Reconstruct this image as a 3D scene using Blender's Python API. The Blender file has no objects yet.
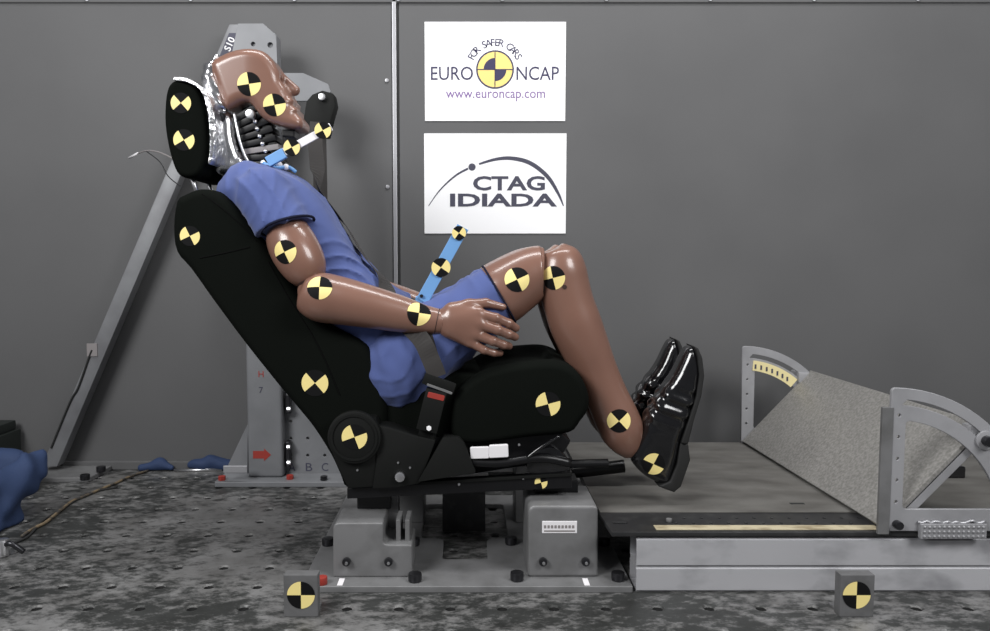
import bpy, bmesh, math, random
import numpy as np
from mathutils import Vector, Matrix, noise
from mathutils.bvhtree import BVHTree
random.seed(7)
R = math.radians
SC = bpy.context.scene
COL = SC.collection

# ------------------------------------------------------------ camera, world, lights, exposure
F, CX, CY, CAMZ, PITCH = 787.0, 468.0, 315.5, 0.85, R(4.18)
cam_d = bpy.data.cameras.new('camera'); cam = bpy.data.objects.new('camera', cam_d); COL.objects.link(cam)
cam_d.sensor_width = 36.0; cam_d.lens = F/990*36.0; cam_d.shift_x = (495-CX)/990; cam_d.clip_start = 0.05
cam.location = (0, 0, CAMZ); cam.rotation_euler = (R(90)-PITCH, 0, 0)
SC.camera = cam
wd = bpy.data.worlds.new('world'); SC.world = wd; wd.use_nodes = True
wd.node_tree.nodes['Background'].inputs[0].default_value = (0.75, 0.77, 0.82, 1)
wd.node_tree.nodes['Background'].inputs[1].default_value = 0.16
def area(name, loc, target, sx, sy, power, col=(1, 1, 1)):
    d = bpy.data.lights.new(name, 'AREA'); d.shape = 'RECTANGLE'; d.size = sx; d.size_y = sy
    d.energy = power; d.color = col
    o = bpy.data.objects.new(name, d); COL.objects.link(o); o.location = loc
    o.rotation_euler = (Vector(target)-Vector(loc)).to_track_quat('-Z', 'Y').to_euler()
    return o
area('flood_lamp_west', (-2.1, -0.1, 2.5), (0.0, 2.7, 0.75), 1.4, 1.2, 100)
area('flood_lamp_east', (2.3, -0.2, 2.6), (0.3, 2.6, 0.75), 1.4, 1.2, 76)
area('ceiling_lamp', (0.2, 2.0, 3.4), (0.2, 2.3, 0), 2.8, 0.4, 60)
vs = SC.view_settings
vs.view_transform = 'Standard'; vs.look = 'None'; vs.gamma = 1.0; vs.use_curve_mapping = False; vs.exposure = 0.0
SC.display_settings.display_device = 'sRGB'

# ------------------------------------------------------------ pixel -> place
def ray(px, py):
    a = (px-CX)/F; b = (CY-py)/F
    return Vector((a, math.cos(PITCH)+b*math.sin(PITCH), -math.sin(PITCH)+b*math.cos(PITCH)))
def W(px, py, Y):
    d = ray(px, py); t = Y/d.y
    return Vector((d.x*t, Y, CAMZ+d.z*t))
def WZ(px, py, Z=0.0):
    d = ray(px, py); t = (Z-CAMZ)/d.z
    return Vector((d.x*t, d.y*t, Z))
def xz(pts, Y): return [(W(x, y, Y).x, W(x, y, Y).z) for x, y in pts]

# ------------------------------------------------------------ materials
MATS = {}
def mat(name, col, rough=0.6, metal=0.0, bump=None, var=None, coat=0.0, spec=0.5, sheen=0.0):
    """var=(scale, colour2, lo, hi[, stretch]); bump=(scale, strength, distance[, stretch])"""
    m = bpy.data.materials.new(name); m.use_nodes = True
    nt = m.node_tree; b = nt.nodes['Principled BSDF']
    b.inputs['Base Color'].default_value = (*col, 1); b.inputs['Roughness'].default_value = rough
    b.inputs['Metallic'].default_value = metal; b.inputs['Coat Weight'].default_value = coat
    b.inputs['Coat Roughness'].default_value = 0.12
    b.inputs['Specular IOR Level'].default_value = spec; b.inputs['Sheen Weight'].default_value = sheen
    tc = nt.nodes.new('ShaderNodeTexCoord')
    def noise_node(scale, stretch, detail=4.0):
        mp = nt.nodes.new('ShaderNodeMapping'); mp.inputs['Scale'].default_value = stretch
        nt.links.new(tc.outputs['Object'], mp.inputs['Vector'])
        n = nt.nodes.new('ShaderNodeTexNoise'); n.inputs['Scale'].default_value = scale; n.inputs['Detail'].default_value = detail
        nt.links.new(mp.outputs['Vector'], n.inputs['Vector'])
        return n
    if var:
        n = noise_node(var[0], var[4] if len(var) > 4 else (1, 1, 1))
        cr = nt.nodes.new('ShaderNodeValToRGB')
        cr.color_ramp.elements[0].position = var[2]; cr.color_ramp.elements[0].color = (*col, 1)
        cr.color_ramp.elements[1].position = var[3]; cr.color_ramp.elements[1].color = (*var[1], 1)
        nt.links.new(n.outputs['Fac'], cr.inputs['Fac']); nt.links.new(cr.outputs['Color'], b.inputs['Base Color'])
    if bump:
        n = noise_node(bump[0], bump[3] if len(bump) > 3 else (1, 1, 1))
        bp = nt.nodes.new('ShaderNodeBump'); bp.inputs['Strength'].default_value = bump[1]; bp.inputs['Distance'].default_value = bump[2]
        nt.links.new(n.outputs['Fac'], bp.inputs['Height']); nt.links.new(bp.outputs['Normal'], b.inputs['Normal'])
    MATS[name] = m
    return m
mat('wall_canvas', (0.110, 0.110, 0.112), 0.75, bump=(420, 0.12, 0.002), var=(2.2, (0.097, 0.097, 0.099), 0.35, 0.7))
mat('bead_metal', (0.42, 0.42, 0.44), 0.42, 0.6)
mat('dark_gap', (0.02, 0.02, 0.02), 0.8)
mat('grey_paint', (0.34, 0.34, 0.355), 0.45, 0.15, bump=(60, 0.08, 0.002), var=(9, (0.25, 0.25, 0.26), 0.42, 0.75))
mat('steel_beam', (0.46, 0.46, 0.48), 0.4, 0.15, bump=(40, 0.08, 0.002), var=(11, (0.27, 0.27, 0.285), 0.5, 0.72, (0.6, 1, 1)))
mat('mount_paint', (0.185, 0.185, 0.188), 0.42, 0.1, bump=(70, 0.1, 0.002), var=(13, (0.125, 0.125, 0.125), 0.42, 0.75))
mat('tower_paint', (0.215, 0.22, 0.232), 0.5, 0.1, var=(6, (0.17, 0.175, 0.185), 0.4, 0.7))
mat('brace_paint', (0.225, 0.23, 0.24), 0.5, 0.2, var=(8, (0.17, 0.17, 0.18), 0.4, 0.7))
mat('galvanised', (0.31, 0.30, 0.285), 0.45, 0.2, bump=(300, 0.35, 0.002), var=(120, (0.20, 0.195, 0.182), 0.36, 0.66))
mat('platform_board', (0.14, 0.135, 0.125), 0.7, bump=(120, 0.15, 0.002), var=(7, (0.085, 0.08, 0.073), 0.35, 0.7, (1, 2, 1)))
mat('black_steel', (0.045, 0.045, 0.047), 0.4, 0.5, var=(25, (0.08, 0.08, 0.08), 0.5, 0.8))
mat('bolt_steel', (0.05, 0.05, 0.055), 0.3, 0.8)
mat('scale_cream', (0.78, 0.68, 0.36), 0.6)
mat('bright_steel', (0.78, 0.78, 0.80), 0.32, 1.0)
mat('chrome', (0.78, 0.78, 0.8), 0.24, 1.0, bump=(14, 0.15, 0.01))
mat('foil', (0.85, 0.85, 0.87), 0.28, 1.0, bump=(34, 0.7, 0.02))
mat('fabric_black', (0.0045, 0.0055, 0.0045), 0.95, bump=(700, 0.3, 0.001), spec=0.06)
mat('seam_black', (0.003, 0.003, 0.003), 0.95, spec=0.1)
mat('plastic_black', (0.0065, 0.007, 0.0065), 0.6, spec=0.2, bump=(500, 0.1, 0.001))
mat('rail_black', (0.006, 0.006, 0.007), 0.35, 0.2)
mat('skin_vinyl', (0.225, 0.118, 0.086), 0.30, coat=0.4, var=(5, (0.195, 0.100, 0.073), 0.35, 0.7))
mat('skin_seam', (0.035, 0.015, 0.011), 0.6)
mat('cloth_blue', (0.078, 0.108, 0.275), 0.85, bump=(900, 0.2, 0.001), spec=0.2, sheen=0.15)
mat('cloth_hem', (0.012, 0.014, 0.03), 0.9, spec=0.1)
mat('cover_blue', (0.028, 0.048, 0.112), 0.75, bump=(90, 0.2, 0.003), spec=0.3)
mat('bar_blue', (0.16, 0.36, 0.68), 0.5)
mat('webbing', (0.026, 0.023, 0.022), 0.75, bump=(600, 0.3, 0.001, (1, 1, 0.2)))
mat('target_yellow', (0.92, 0.76, 0.30), 0.55)
mat('target_black', (0.0065, 0.0065, 0.007), 0.7, spec=0.12)
mat('paper_white', (0.93, 0.93, 0.94), 0.7)
mat('label_white', (0.85, 0.83, 0.85), 0.4)
mat('ink_navy', (0.035, 0.03, 0.085), 0.6)
mat('ink_purple', (0.22, 0.13, 0.33), 0.6)
mat('ink_slate', (0.055, 0.055, 0.085), 0.6)
mat('logo_yellow', (0.88, 0.68, 0.22), 0.6)
mat('red_paint', (0.32, 0.035, 0.025), 0.5)
mat('leather', (0.006, 0.006, 0.007), 0.13, bump=(30, 0.15, 0.004), coat=0.5)
mat('rubber', (0.010, 0.010, 0.010), 0.65)
mat('neck_black', (0.007, 0.007, 0.008), 0.42, spec=0.3)
mat('ruler_beige', (0.50, 0.44, 0.30), 0.7, var=(40, (0.25, 0.2, 0.12), 0.45, 0.75, (0.5, 1, 1)))
mat('box_dark', (0.012, 0.016, 0.014), 0.6)
mat('cable_tan', (0.20, 0.15, 0.09), 0.7, var=(30, (0.05, 0.045, 0.04), 0.45, 0.6))
mat('cable_grey', (0.25, 0.23, 0.23), 0.6)
mat('block_grey', (0.13, 0.13, 0.133), 0.6, var=(30, (0.10, 0.10, 0.10), 0.4, 0.7))

def floor_material():
    m = bpy.data.materials.new('floor_steel'); m.use_nodes = True; nt = m.node_tree; b = nt.nodes['Principled BSDF']
    tc = nt.nodes.new('ShaderNodeTexCoord')
    def nz(scale, stretch, rot, detail, rgh=0.6):
        mp = nt.nodes.new('ShaderNodeMapping'); mp.inputs['Scale'].default_value = stretch; mp.inputs['Rotation'].default_value = (0, 0, rot)
        nt.links.new(tc.outputs['Object'], mp.inputs['Vector'])
        n = nt.nodes.new('ShaderNodeTexNoise'); n.inputs['Scale'].default_value = scale; n.inputs['Detail'].default_value = detail
        n.inputs['Roughness'].default_value = rgh
        nt.links.new(mp.outputs['Vector'], n.inputs['Vector']); return n
    def ramp(n, p0, c0, p1, c1):
        r = nt.nodes.new('ShaderNodeValToRGB'); e = r.color_ramp.elements
        e[0].position = p0; e[0].color = (*c0, 1); e[1].position = p1; e[1].color = (*c1, 1)
        nt.links.new(n.outputs['Fac'], r.inputs['Fac']); return r
    def mix(a, c, kind, fac=1.0):
        x = nt.nodes.new('ShaderNodeMixRGB'); x.blend_type = kind; x.inputs['Fac'].default_value = fac
        nt.links.new(a.outputs[0], x.inputs['Color1']); nt.links.new(c.outputs[0], x.inputs['Color2']); return x
    def math_(op, a, c):
        x = nt.nodes.new('ShaderNodeMath'); x.operation = op
        for k, v in ((0, a), (1, c)):
            if isinstance(v, (int, float)): x.inputs[k].default_value = v
            else: nt.links.new(v, x.inputs[k])
        return x.outputs[0]
    def ramp2(sock, p0, c0, p1, c1):
        r = nt.nodes.new('ShaderNodeValToRGB'); e = r.color_ramp.elements
        e[0].position = p0; e[0].color = (*c0, 1); e[1].position = p1; e[1].color = (*c1, 1)
        nt.links.new(sock, r.inputs['Fac']); return r
    big = nz(2.3, (1, 1.3, 1), R(-25), 5, 0.6); fine = nz(20.0, (1, 1.7, 1), R(-38), 12, 0.75)
    cov = math_('ADD', fine.outputs['Fac'], math_('MULTIPLY', math_('SUBTRACT', big.outputs['Fac'], 0.5), 0.75))
    base = ramp(nz(7.0, (1, 1, 1), 0, 8, 0.7), 0.3, (0.125, 0.122, 0.118), 0.72, (0.27, 0.268, 0.267))
    stain = ramp2(cov, 0.43, (1, 1, 1), 0.57, (0.15, 0.16, 0.155))
    spk = ramp(nz(75.0, (1, 2, 1), R(10), 3), 0.66, (0, 0, 0), 0.76, (0.25, 0.25, 0.25))
    x = mix(base, stain, 'MULTIPLY', 0.95); z = mix(x, spk, 'ADD', 0.5)
    nt.links.new(z.outputs[0], b.inputs['Base Color'])
    rr = ramp(nz(6.0, (1, 1.5, 1), 0.3, 6), 0.35, (0.36,)*3, 0.7, (0.62,)*3)
    nt.links.new(rr.outputs[0], b.inputs['Roughness']); b.inputs['Metallic'].default_value = 0.25
    bp = nt.nodes.new('ShaderNodeBump'); bp.inputs['Strength'].default_value = 0.2; bp.inputs['Distance'].default_value = 0.003
    n = nz(45, (1, 1, 1), 0, 5); nt.links.new(n.outputs['Fac'], bp.inputs['Height']); nt.links.new(bp.outputs['Normal'], b.inputs['Normal'])
    MATS['floor_steel'] = m
floor_material()

# ------------------------------------------------------------ object helpers
def world_loc(o): return Vector(o.get('_w', (0, 0, 0)))
WLOC = {}
def link(name, data, mats, parent=None, loc=(0, 0, 0), rot=None, smooth=None, label=None):
    o = bpy.data.objects.new(name, data); COL.objects.link(o)
    if data is not None and mats:
        if not data.materials:
            for m in (mats if isinstance(mats, (list, tuple)) else [mats]): data.materials.append(MATS[m])
        if smooth is True:
            data.polygons.foreach_set('use_smooth', [True]*len(data.polygons))
        elif smooth:
            data.polygons.foreach_set('use_smooth', [True]*len(data.polygons)); data.set_sharp_from_angle(angle=R(smooth))
    loc = Vector(loc); o.location = loc; WLOC[o.name] = loc
    if rot is not None: o.rotation_euler = rot
    if parent is not None:
        o.parent = parent; o.matrix_parent_inverse = Matrix.Translation(-WLOC[parent.name])
    if label: o['label'] = label
    return o
def thing(name, label, cat, loc, group=None):
    o = link(name, None, None, None, loc); o.empty_display_size = 0.05
    return tag(o, label, cat, group)
def tag(o, label, cat, group=None):
    o['label'] = label; o['category'] = cat
    if group: o['group'] = group
    return o
def struct(o): o['kind'] = 'structure'; return o
def me_of(bm, name='m'):
    bmesh.ops.recalc_face_normals(bm, faces=bm.faces)
    me = bpy.data.meshes.new(name); bm.to_mesh(me); bm.free(); return me
def bevel_bm(bm, w, seg=2, ang=30):
    if w <= 0: return
    es = [e for e in bm.edges if len(e.link_faces) == 2 and e.calc_face_angle(0) > R(ang)]
    bmesh.ops.bevel(bm, geom=es, offset=w, segments=seg, profile=0.6, affect='EDGES', clamp_overlap=True)
def box_me(x0, x1, y0, y1, z0, z1, bev=0.0, seg=2):
    bm = bmesh.new(); bmesh.ops.create_cube(bm, size=1)
    for v in bm.verts:
        v.co = Vector(((x0+x1)/2+v.co.x*(x1-x0), (y0+y1)/2+v.co.y*(y1-y0), (z0+z1)/2+v.co.z*(z1-z0)))
    bevel_bm(bm, bev, seg); return me_of(bm)
def prism_me(pts, y0, y1, bev=0.0, seg=2):
    """outline in world (x, z), solid from depth y0 to y1"""
    bm = bmesh.new()
    a = [bm.verts.new((x, y0, z)) for x, z in pts]; b = [bm.verts.new((x, y1, z)) for x, z in pts]
    bm.faces.new(a); bm.faces.new(b[::-1])
    n = len(pts)
    for i in range(n): bm.faces.new((a[i], b[i], b[(i+1) % n], a[(i+1) % n]))
    bmesh.ops.recalc_face_normals(bm, faces=bm.faces)
    bevel_bm(bm, bev, seg); return me_of(bm)
def cyl_me(r, h, n=24, bev=0.0, axis='Z', r2=None):
    bm = bmesh.new(); bmesh.ops.create_cone(bm, cap_ends=True, segments=n, radius1=r, radius2=r if r2 is None else r2, depth=h)
    bevel_bm(bm, bev, 2, 50)
    if axis == 'Y': bmesh.ops.rotate(bm, verts=bm.verts, matrix=Matrix.Rotation(R(90), 3, 'X'))
    if axis == 'X': bmesh.ops.rotate(bm, verts=bm.verts, matrix=Matrix.Rotation(R(90), 3, 'Y'))
    return me_of(bm)
def sphere_me(r, n=16):
    bm = bmesh.new(); bmesh.ops.create_uvsphere(bm, u_segments=n, v_segments=n//2, radius=r); return me_of(bm)
def eval_mesh(data):
    o = bpy.data.objects.new('tmp', data); COL.objects.link(o)
    dg = bpy.context.evaluated_depsgraph_get(); me = bpy.data.meshes.new_from_object(o.evaluated_get(dg))
    bpy.data.objects.remove(o); bpy.data.curves.remove(data); me.materials.clear(); return me
def plate_me(loops, y0, y1, bev=0.0):
    """plate in the x-z plane with holes (further loops), from depth y0 to y1"""
    cu = bpy.data.curves.new('c', 'CURVE'); cu.dimensions = '2D'; cu.fill_mode = 'BOTH'
    t = abs(y1-y0); cu.extrude = t/2-bev; cu.bevel_depth = bev; cu.bevel_resolution = 1; cu.offset = -bev
    for lp in loops:
        s = cu.splines.new('POLY'); s.points.add(len(lp)-1); s.use_cyclic_u = True
        for p, (x, z) in zip(s.points, lp): p.co = (x, z, 0, 1)
    me = eval_mesh(cu); me.transform(Matrix.Translation((0, (y0+y1)/2, 0)) @ Matrix.Rotation(R(90), 4, 'X')); return me
def circ(cx, cz, r, n=16): return [(cx+r*math.cos(2*math.pi*i/n), cz+r*math.sin(2*math.pi*i/n)) for i in range(n)]
def catmull(pts, sub):
    pts = [tuple(p) for p in pts]; n = len(pts); out = []
    for i in range(n-1):
        p0 = pts[max(i-1, 0)]; p1 = pts[i]; p2 = pts[i+1]; p3 = pts[min(i+2, n-1)]
        for k in range(sub):
            t = k/sub
            out.append(tuple(0.5*((2*b)+(-a+c)*t+(2*a-5*b+4*c-d)*t*t+(-a+3*b-3*c+d)*t**3) for a, b, c, d in zip(p0, p1, p2, p3)))
    out.append(pts[-1]); return out
def smooth_loop(pts, sub=4):
    n = len(pts); out = []
    for i in range(n):
        p0, p1, p2, p3 = pts[i-1], pts[i], pts[(i+1) % n], pts[(i+2) % n]
        for k in range(sub):
            t = k/sub
            out.append(tuple(0.5*((2*b)+(-a+c)*t+(2*a-5*b+4*c-d)*t*t+(-a+3*b-3*c+d)*t**3) for a, b, c, d in zip(p0, p1, p2, p3)))
    return out
def tube_me(path, r, n=10, sub=5, flat=1.0):
    """swept tube; r a number or a list of one radius per control point"""
    rs = r if isinstance(r, (list, tuple)) else [r]*len(path)
    pp = catmull([(*p, q) for p, q in zip(path, rs)], sub) if sub > 1 else [(*p, q) for p, q in zip(path, rs)]
    bm = bmesh.new(); rings = []; up = None
    P = [Vector(p[:3]) for p in pp]
    for i, p in enumerate(P):
        t = (P[min(i+1, len(P)-1)]-P[max(i-1, 0)]).normalized()
        if up is None: up = t.cross(Vector((0, 1, 0))); up = (up if up.length > 1e-3 else t.cross(Vector((1, 0, 0)))).normalized()
        up = (up-t*up.dot(t)).normalized(); sd = t.cross(up)
        rings.append([bm.verts.new(p+(up*math.cos(2*math.pi*k/n)+sd*math.sin(2*math.pi*k/n)*flat)*pp[i][3]) for k in range(n)])
    for a, b in zip(rings, rings[1:]):
        for k in range(n): bm.faces.new((a[k], a[(k+1) % n], b[(k+1) % n], b[k]))
    bm.faces.new(rings[0]); bm.faces.new(rings[-1][::-1]); return me_of(bm)
def limb_me(secs, flat=1.0, n=36, sub=6):
    """secs: (px, py, Y, radius in pixels)"""
    return tube_me([W(x, y, Y) for x, y, Y, r in secs], [r*Y/F for x, y, Y, r in secs], n, sub, flat)
def strap_me(path, nrm, w, t=0.0016, sub=8):
    """webbing: path of points, one across-direction per point"""
    pp = catmull([(*p, *q) for p, q in zip(path, nrm)], sub); bm = bmesh.new(); rows = []
    P = [Vector(p[:3]) for p in pp]
    for i, p in enumerate(P):
        tg = (P[min(i+1, len(P)-1)]-P[max(i-1, 0)]).normalized(); a = Vector(pp[i][3:6])
        a = (a-tg*a.dot(tg)).normalized(); nn = tg.cross(a)
        rows.append([bm.verts.new(p+a*(w/2)*s+nn*(t/2)*q) for s, q in ((-1, -1), (1, -1), (1, 1), (-1, 1))])
    for a, b in zip(rows, rows[1:]):
        for k in range(4): bm.faces.new((a[k], a[(k+1) % 4], b[(k+1) % 4], b[k]))
    bm.faces.new(rows[0]); bm.faces.new(rows[-1][::-1]); return me_of(bm)
def mirror_me(me, Y):
    m2 = me.copy(); m2.transform(Matrix.Translation((0, 2*Y, 0)) @ Matrix.Scale(-1, 4, (0, 1, 0))); m2.flip_normals(); return m2

# ------------------------------------------------------------ distance-field modelling (numpy surface nets)
def field_me(fn, lo, hi, h):
    lo = np.array(lo, np.float32); hi = np.array(hi, np.float32); n = np.ceil((hi-lo)/h).astype(int)+1
    X, Y, Z = np.meshgrid(*[lo[i]+h*np.arange(n[i], dtype=np.float32) for i in range(3)], indexing='ij')
    D = fn(X, Y, Z).astype(np.float32); S = D < 0
    nx, ny, nz = n
    acc = np.zeros((nx-1, ny-1, nz-1, 3), np.float32); cnt = np.zeros((nx-1, ny-1, nz-1), np.float32)
    c = lambda i, j, k: (slice(i, nx-1+i), slice(j, ny-1+j), slice(k, nz-1+k))
    for ax in range(3):
        for u in (0, 1):
            for v in (0, 1):
                o0 = [0, 0, 0]; o1 = [0, 0, 0]; a, b = [q for q in range(3) if q != ax]
                o0[a] = o1[a] = u; o0[b] = o1[b] = v; o1[ax] = 1
                d0 = D[c(*o0)]; d1 = D[c(*o1)]; m = (d0 < 0) != (d1 < 0)
                t = np.where(m, d0/np.where(m, d0-d1, 1), 0)
                for q in range(3): acc[..., q] += np.where(m, o0[q]+(t if q == ax else 0), 0)
                cnt += m
    act = cnt > 0; idx = -np.ones(act.shape, np.int64); idx[act] = np.arange(act.sum())
    cell = np.argwhere(act); V = lo+h*(cell+acc[act]/cnt[act][:, None])
    quads = []
    for ax in range(3):
        a, b = (ax+1) % 3, (ax+2) % 3
        s0 = [slice(1, -1)]*3; s1 = [slice(1, -1)]*3; s0[ax] = slice(0, n[ax]-1); s1[ax] = slice(1, n[ax])
        A = S[tuple(s0)]; B = S[tuple(s1)]; e = np.argwhere(A != B); fl = A[tuple(e.T)]
        base = e.copy(); base[:, a] += 1; base[:, b] += 1
        q = []
        for da, db in ((-1, -1), (0, -1), (0, 0), (-1, 0)):
            p = base.copy(); p[:, a] += da; p[:, b] += db; q.append(idx[tuple(p.T)])
        q = np.stack(q, 1); q[~fl] = q[~fl][:, ::-1]; quads.append(q)
    Q = np.concatenate(quads); Q = Q[(Q >= 0).all(1)]
    me = bpy.data.meshes.new('field'); me.from_pydata(V.tolist(), [], Q.tolist()); me.update(); return me
def d_cone(X, Y, Z, a, b, r1, r2, fy=1.0):
    a = np.array(a); b = np.array(b); ab = b-a; L = float((ab*ab).sum())
    t = np.clip(((X-a[0])*ab[0]+(Y-a[1])*ab[1]+(Z-a[2])*ab[2])/L, 0, 1)
    return np.sqrt((X-a[0]-t*ab[0])**2+((Y-a[1]-t*ab[1])/fy)**2+(Z-a[2]-t*ab[2])**2)-(r1+t*(r2-r1))
def d_ball(X, Y, Z, c, r):
    q = np.sqrt(((X-c[0])/r[0])**2+((Y-c[1])/r[1])**2+((Z-c[2])/r[2])**2)
    return (q-1)*min(r)
def d_poly(X, Z, pts):
    """signed distance to an x-z polygon (2-D arrays are enough: constant along Y)"""
    d = np.full(X.shape, 1e9, np.float32); s = np.ones(X.shape, np.float32); n = len(pts)
    for i in range(n):
        x0, z0 = pts[i]; x1, z1 = pts[i-1]
        ex, ez = x1-x0, z1-z0; wx, wz = X-x0, Z-z0
        t = np.clip((wx*ex+wz*ez)/(ex*ex+ez*ez+1e-12), 0, 1)
        d = np.minimum(d, (wx-ex*t)**2+(wz-ez*t)**2)
        c1 = Z >= z0; c2 = Z < z1; c3 = ex*wz > ez*wx
        s = np.where((c1 & c2 & c3) | (~c1 & ~c2 & ~c3), -s, s)
    return s*np.sqrt(d)
def d_slab(X, Y, Z, pts, yc, hw, r):
    """polygon solid of half width hw about yc, edges rounded by r"""
    d2 = d_poly(X[:, :1, :], Z[:, :1, :], pts)
    a = d2+r; b = np.abs(Y-yc)-hw+r
    return np.minimum(np.maximum(a, b), 0)+np.sqrt(np.maximum(a, 0)**2+np.maximum(b, 0)**2)-r
def smin(a, b, k):
    h = np.clip(0.5+0.5*(b-a)/k, 0, 1); return b+(a-b)*h-k*h*(1-h)

# ------------------------------------------------------------ targets and writing
def bvh_of(o):
    me = o.data; off = WLOC[o.name]
    return BVHTree.FromPolygons([v.co+off for v in me.vertices], [tuple(p.vertices) for p in me.polygons])
def target(host, px, py, rpx, ang=135, flat_normal=None, name='target_marker', Ydef=2.1, k1='target_yellow'):
    """round four-quadrant sticker laid onto the surface of its host"""
    bv = bvh_of(host); hit = bv.ray_cast(Vector((0, 0, CAMZ)), ray(px, py).normalized())
    if hit[0] is None: print('TARGET MISS', px, py); return
    c, nrm = hit[0], hit[1].normalized()
    rad = rpx*c.y/F
    if nrm.y > 0: nrm = -nrm
    nrm = (nrm+Vector((0, -1, 0))).normalized() if nrm.y > -0.8 else nrm
    u = Vector((1, 0, 0)); u = (u-nrm*u.dot(nrm)).normalized(); v = u.cross(nrm)
    if v.z < 0: v = -v
    bm = bmesh.new(); NR, NA = 5, 40; rings = []
    def proj(p):
        h = bv.ray_cast(p+nrm*0.05, -nrm, 0.1)
        q = h[0] if h[0] is not None else p
        return q+nrm*0.0012
    c0 = bm.verts.new(proj(c))
    for i in range(1, NR+1):
        rings.append([bm.verts.new(proj(c+(u*math.cos(2*math.pi*k/NA+R(ang-45))+v*math.sin(2*math.pi*k/NA+R(ang-45)))*rad*i/NR)) for k in range(NA)])
    for k in range(NA):
        mi = (k // (NA//4)) % 2; k2 = (k+1) % NA
        fs = [bm.faces.new((c0, rings[0][k], rings[0][k2]))]
        for a, b in zip(rings, rings[1:]): fs.append(bm.faces.new((a[k], b[k], b[k2], a[k2])))
        for f in fs: f.material_index = mi
    for f in bm.faces:
        f.normal_update()
    if sum(f.normal.dot(nrm) for f in bm.faces) < 0: bmesh.ops.reverse_faces(bm, faces=bm.faces)
    me = bpy.data.meshes.new('target'); bm.to_mesh(me); bm.free()
    return link(name, me, [k1, 'target_black'], host, smooth=True)
def text_me(s, size, bold=0.0, xs=1.0, depth=0.0004, space=1.0):
    cu = bpy.data.curves.new('t', 'FONT'); cu.body = s; cu.size = size; cu.extrude = depth; cu.offset = bold; cu.resolution_u = 3; cu.space_character = space
    me = eval_mesh(cu); me.transform(Matrix.Scale(xs, 4, (1, 0, 0))); return me
def bounds(me):
    c = np.array([v.co[:] for v in me.vertices]); return c.min(0), c.max(0)
def fit_text(s, x0, x1, z0, z1, y, bold=0.0):
    """text filling the rectangle x0..x1, z0..z1 on a plane facing the camera at depth y"""
    me = text_me(s, 0.1, bold*0.1/(z1-z0)); lo, hi = bounds(me)
    sx = (x1-x0)/(hi[0]-lo[0]); sz = (z1-z0)/(hi[1]-lo[1])
    me.transform(Matrix.Translation((x0-lo[0]*sx, y, z0-lo[1]*sz)) @ Matrix.Rotation(R(90), 4, 'X') @ Matrix.Diagonal((sx, sz, 1, 1)))
    return me
def join_me(meshes):
    bm = bmesh.new()
    for m in meshes: bm.from_mesh(m); bpy.data.meshes.remove(m)
    me = bpy.data.meshes.new('j'); bm.to_mesh(me); bm.free(); return me
def write(name, s, px0, px1, py0, py1, Y, m, parent, bold=0.0):
    a = W(px0, py1, Y); b = W(px1, py0, Y)
    return link(name, fit_text(s, a.x, b.x, a.z, b.z, Y, bold), m, parent)
def sector_me(cx, cz, r, a0, a1, y, n=16, r0=0.0):
    bm = bmesh.new(); o = [bm.verts.new((cx+r*math.cos(R(a0+(a1-a0)*i/n)), y, cz+r*math.sin(R(a0+(a1-a0)*i/n)))) for i in range(n+1)]
    if r0 > 0:
        q = [bm.verts.new((cx+r0*math.cos(R(a0+(a1-a0)*i/n)), y, cz+r0*math.sin(R(a0+(a1-a0)*i/n)))) for i in range(n+1)]
        for i in range(n): bm.faces.new((o[i], o[i+1], q[i+1], q[i]))
    else:
        c = bm.verts.new((cx, y, cz))
        for i in range(n): bm.faces.new((o[i], o[i+1], c))
    for f in bm.faces: f.normal_update()
    if sum(f.normal.y for f in bm.faces) > 0: bmesh.ops.reverse_faces(bm, faces=bm.faces)
    me = bpy.data.meshes.new('s'); bm.to_mesh(me); bm.free(); return me

# ============================================================ THE ROOM
YW = WZ(200, 469).y
PITCHH = 0.126
h0 = WZ(88.3, 608)
def floor_mesh():
    bm = bmesh.new(); p = PITCHH; r = 0.0125
    i0, i1 = int((-2.6-h0.x)/p), int((2.8-h0.x)/p); j0, j1 = int((0.5-h0.y)/p), int((YW+0.02-h0.y)/p)+1
    N = 16
    sq = []
    for k in range(N):
        a = 2*math.pi*k/N; ca, sa = math.cos(a), math.sin(a); m = max(abs(ca), abs(sa)); sq.append((ca/m*p/2, sa/m*p/2))
    for i in range(i0, i1+1):
        for j in range(j0, j1+1):
            cx, cy = h0.x+i*p, h0.y+j*p
            o = [bm.verts.new((cx+x, cy+y, 0)) for x, y in sq]
            a = [bm.verts.new((cx+r*1.35*math.cos(2*math.pi*k/N), cy+r*1.35*math.sin(2*math.pi*k/N), 0)) for k in range(N)]
            c = [bm.verts.new((cx+r*math.cos(2*math.pi*k/N), cy+r*math.sin(2*math.pi*k/N), -0.004)) for k in range(N)]
            b = [bm.verts.new((cx+r*math.cos(2*math.pi*k/N), cy+r*math.sin(2*math.pi*k/N), -0.03)) for k in range(N)]
            for k in range(N):
                q = (k+1) % N
                bm.faces.new((o[k], o[q], a[q], a[k])); bm.faces.new((a[k], a[q], c[q], c[k])); f = bm.faces.new((c[k], c[q], b[q], b[k])); f.material_index = 1
            f = bm.faces.new(b); f.material_index = 1
    bmesh.ops.remove_doubles(bm, verts=bm.verts, dist=1e-5)
    me = bpy.data.meshes.new('floor'); bm.to_mesh(me); bm.free(); return me
struct(link('floor', floor_mesh(), ['floor_steel', 'dark_gap']))
xs = W(395, 200, YW).x
wall = struct(link('wall_back', box_me(-3.2, 3.4, YW, YW+0.06, -0.05, 2.9), 'wall_canvas'))
link('panel', box_me(-3.2, xs-0.008, YW-0.004, YW+0.002, 0.0, 2.9, 0.002), 'wall_canvas', wall)
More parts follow.
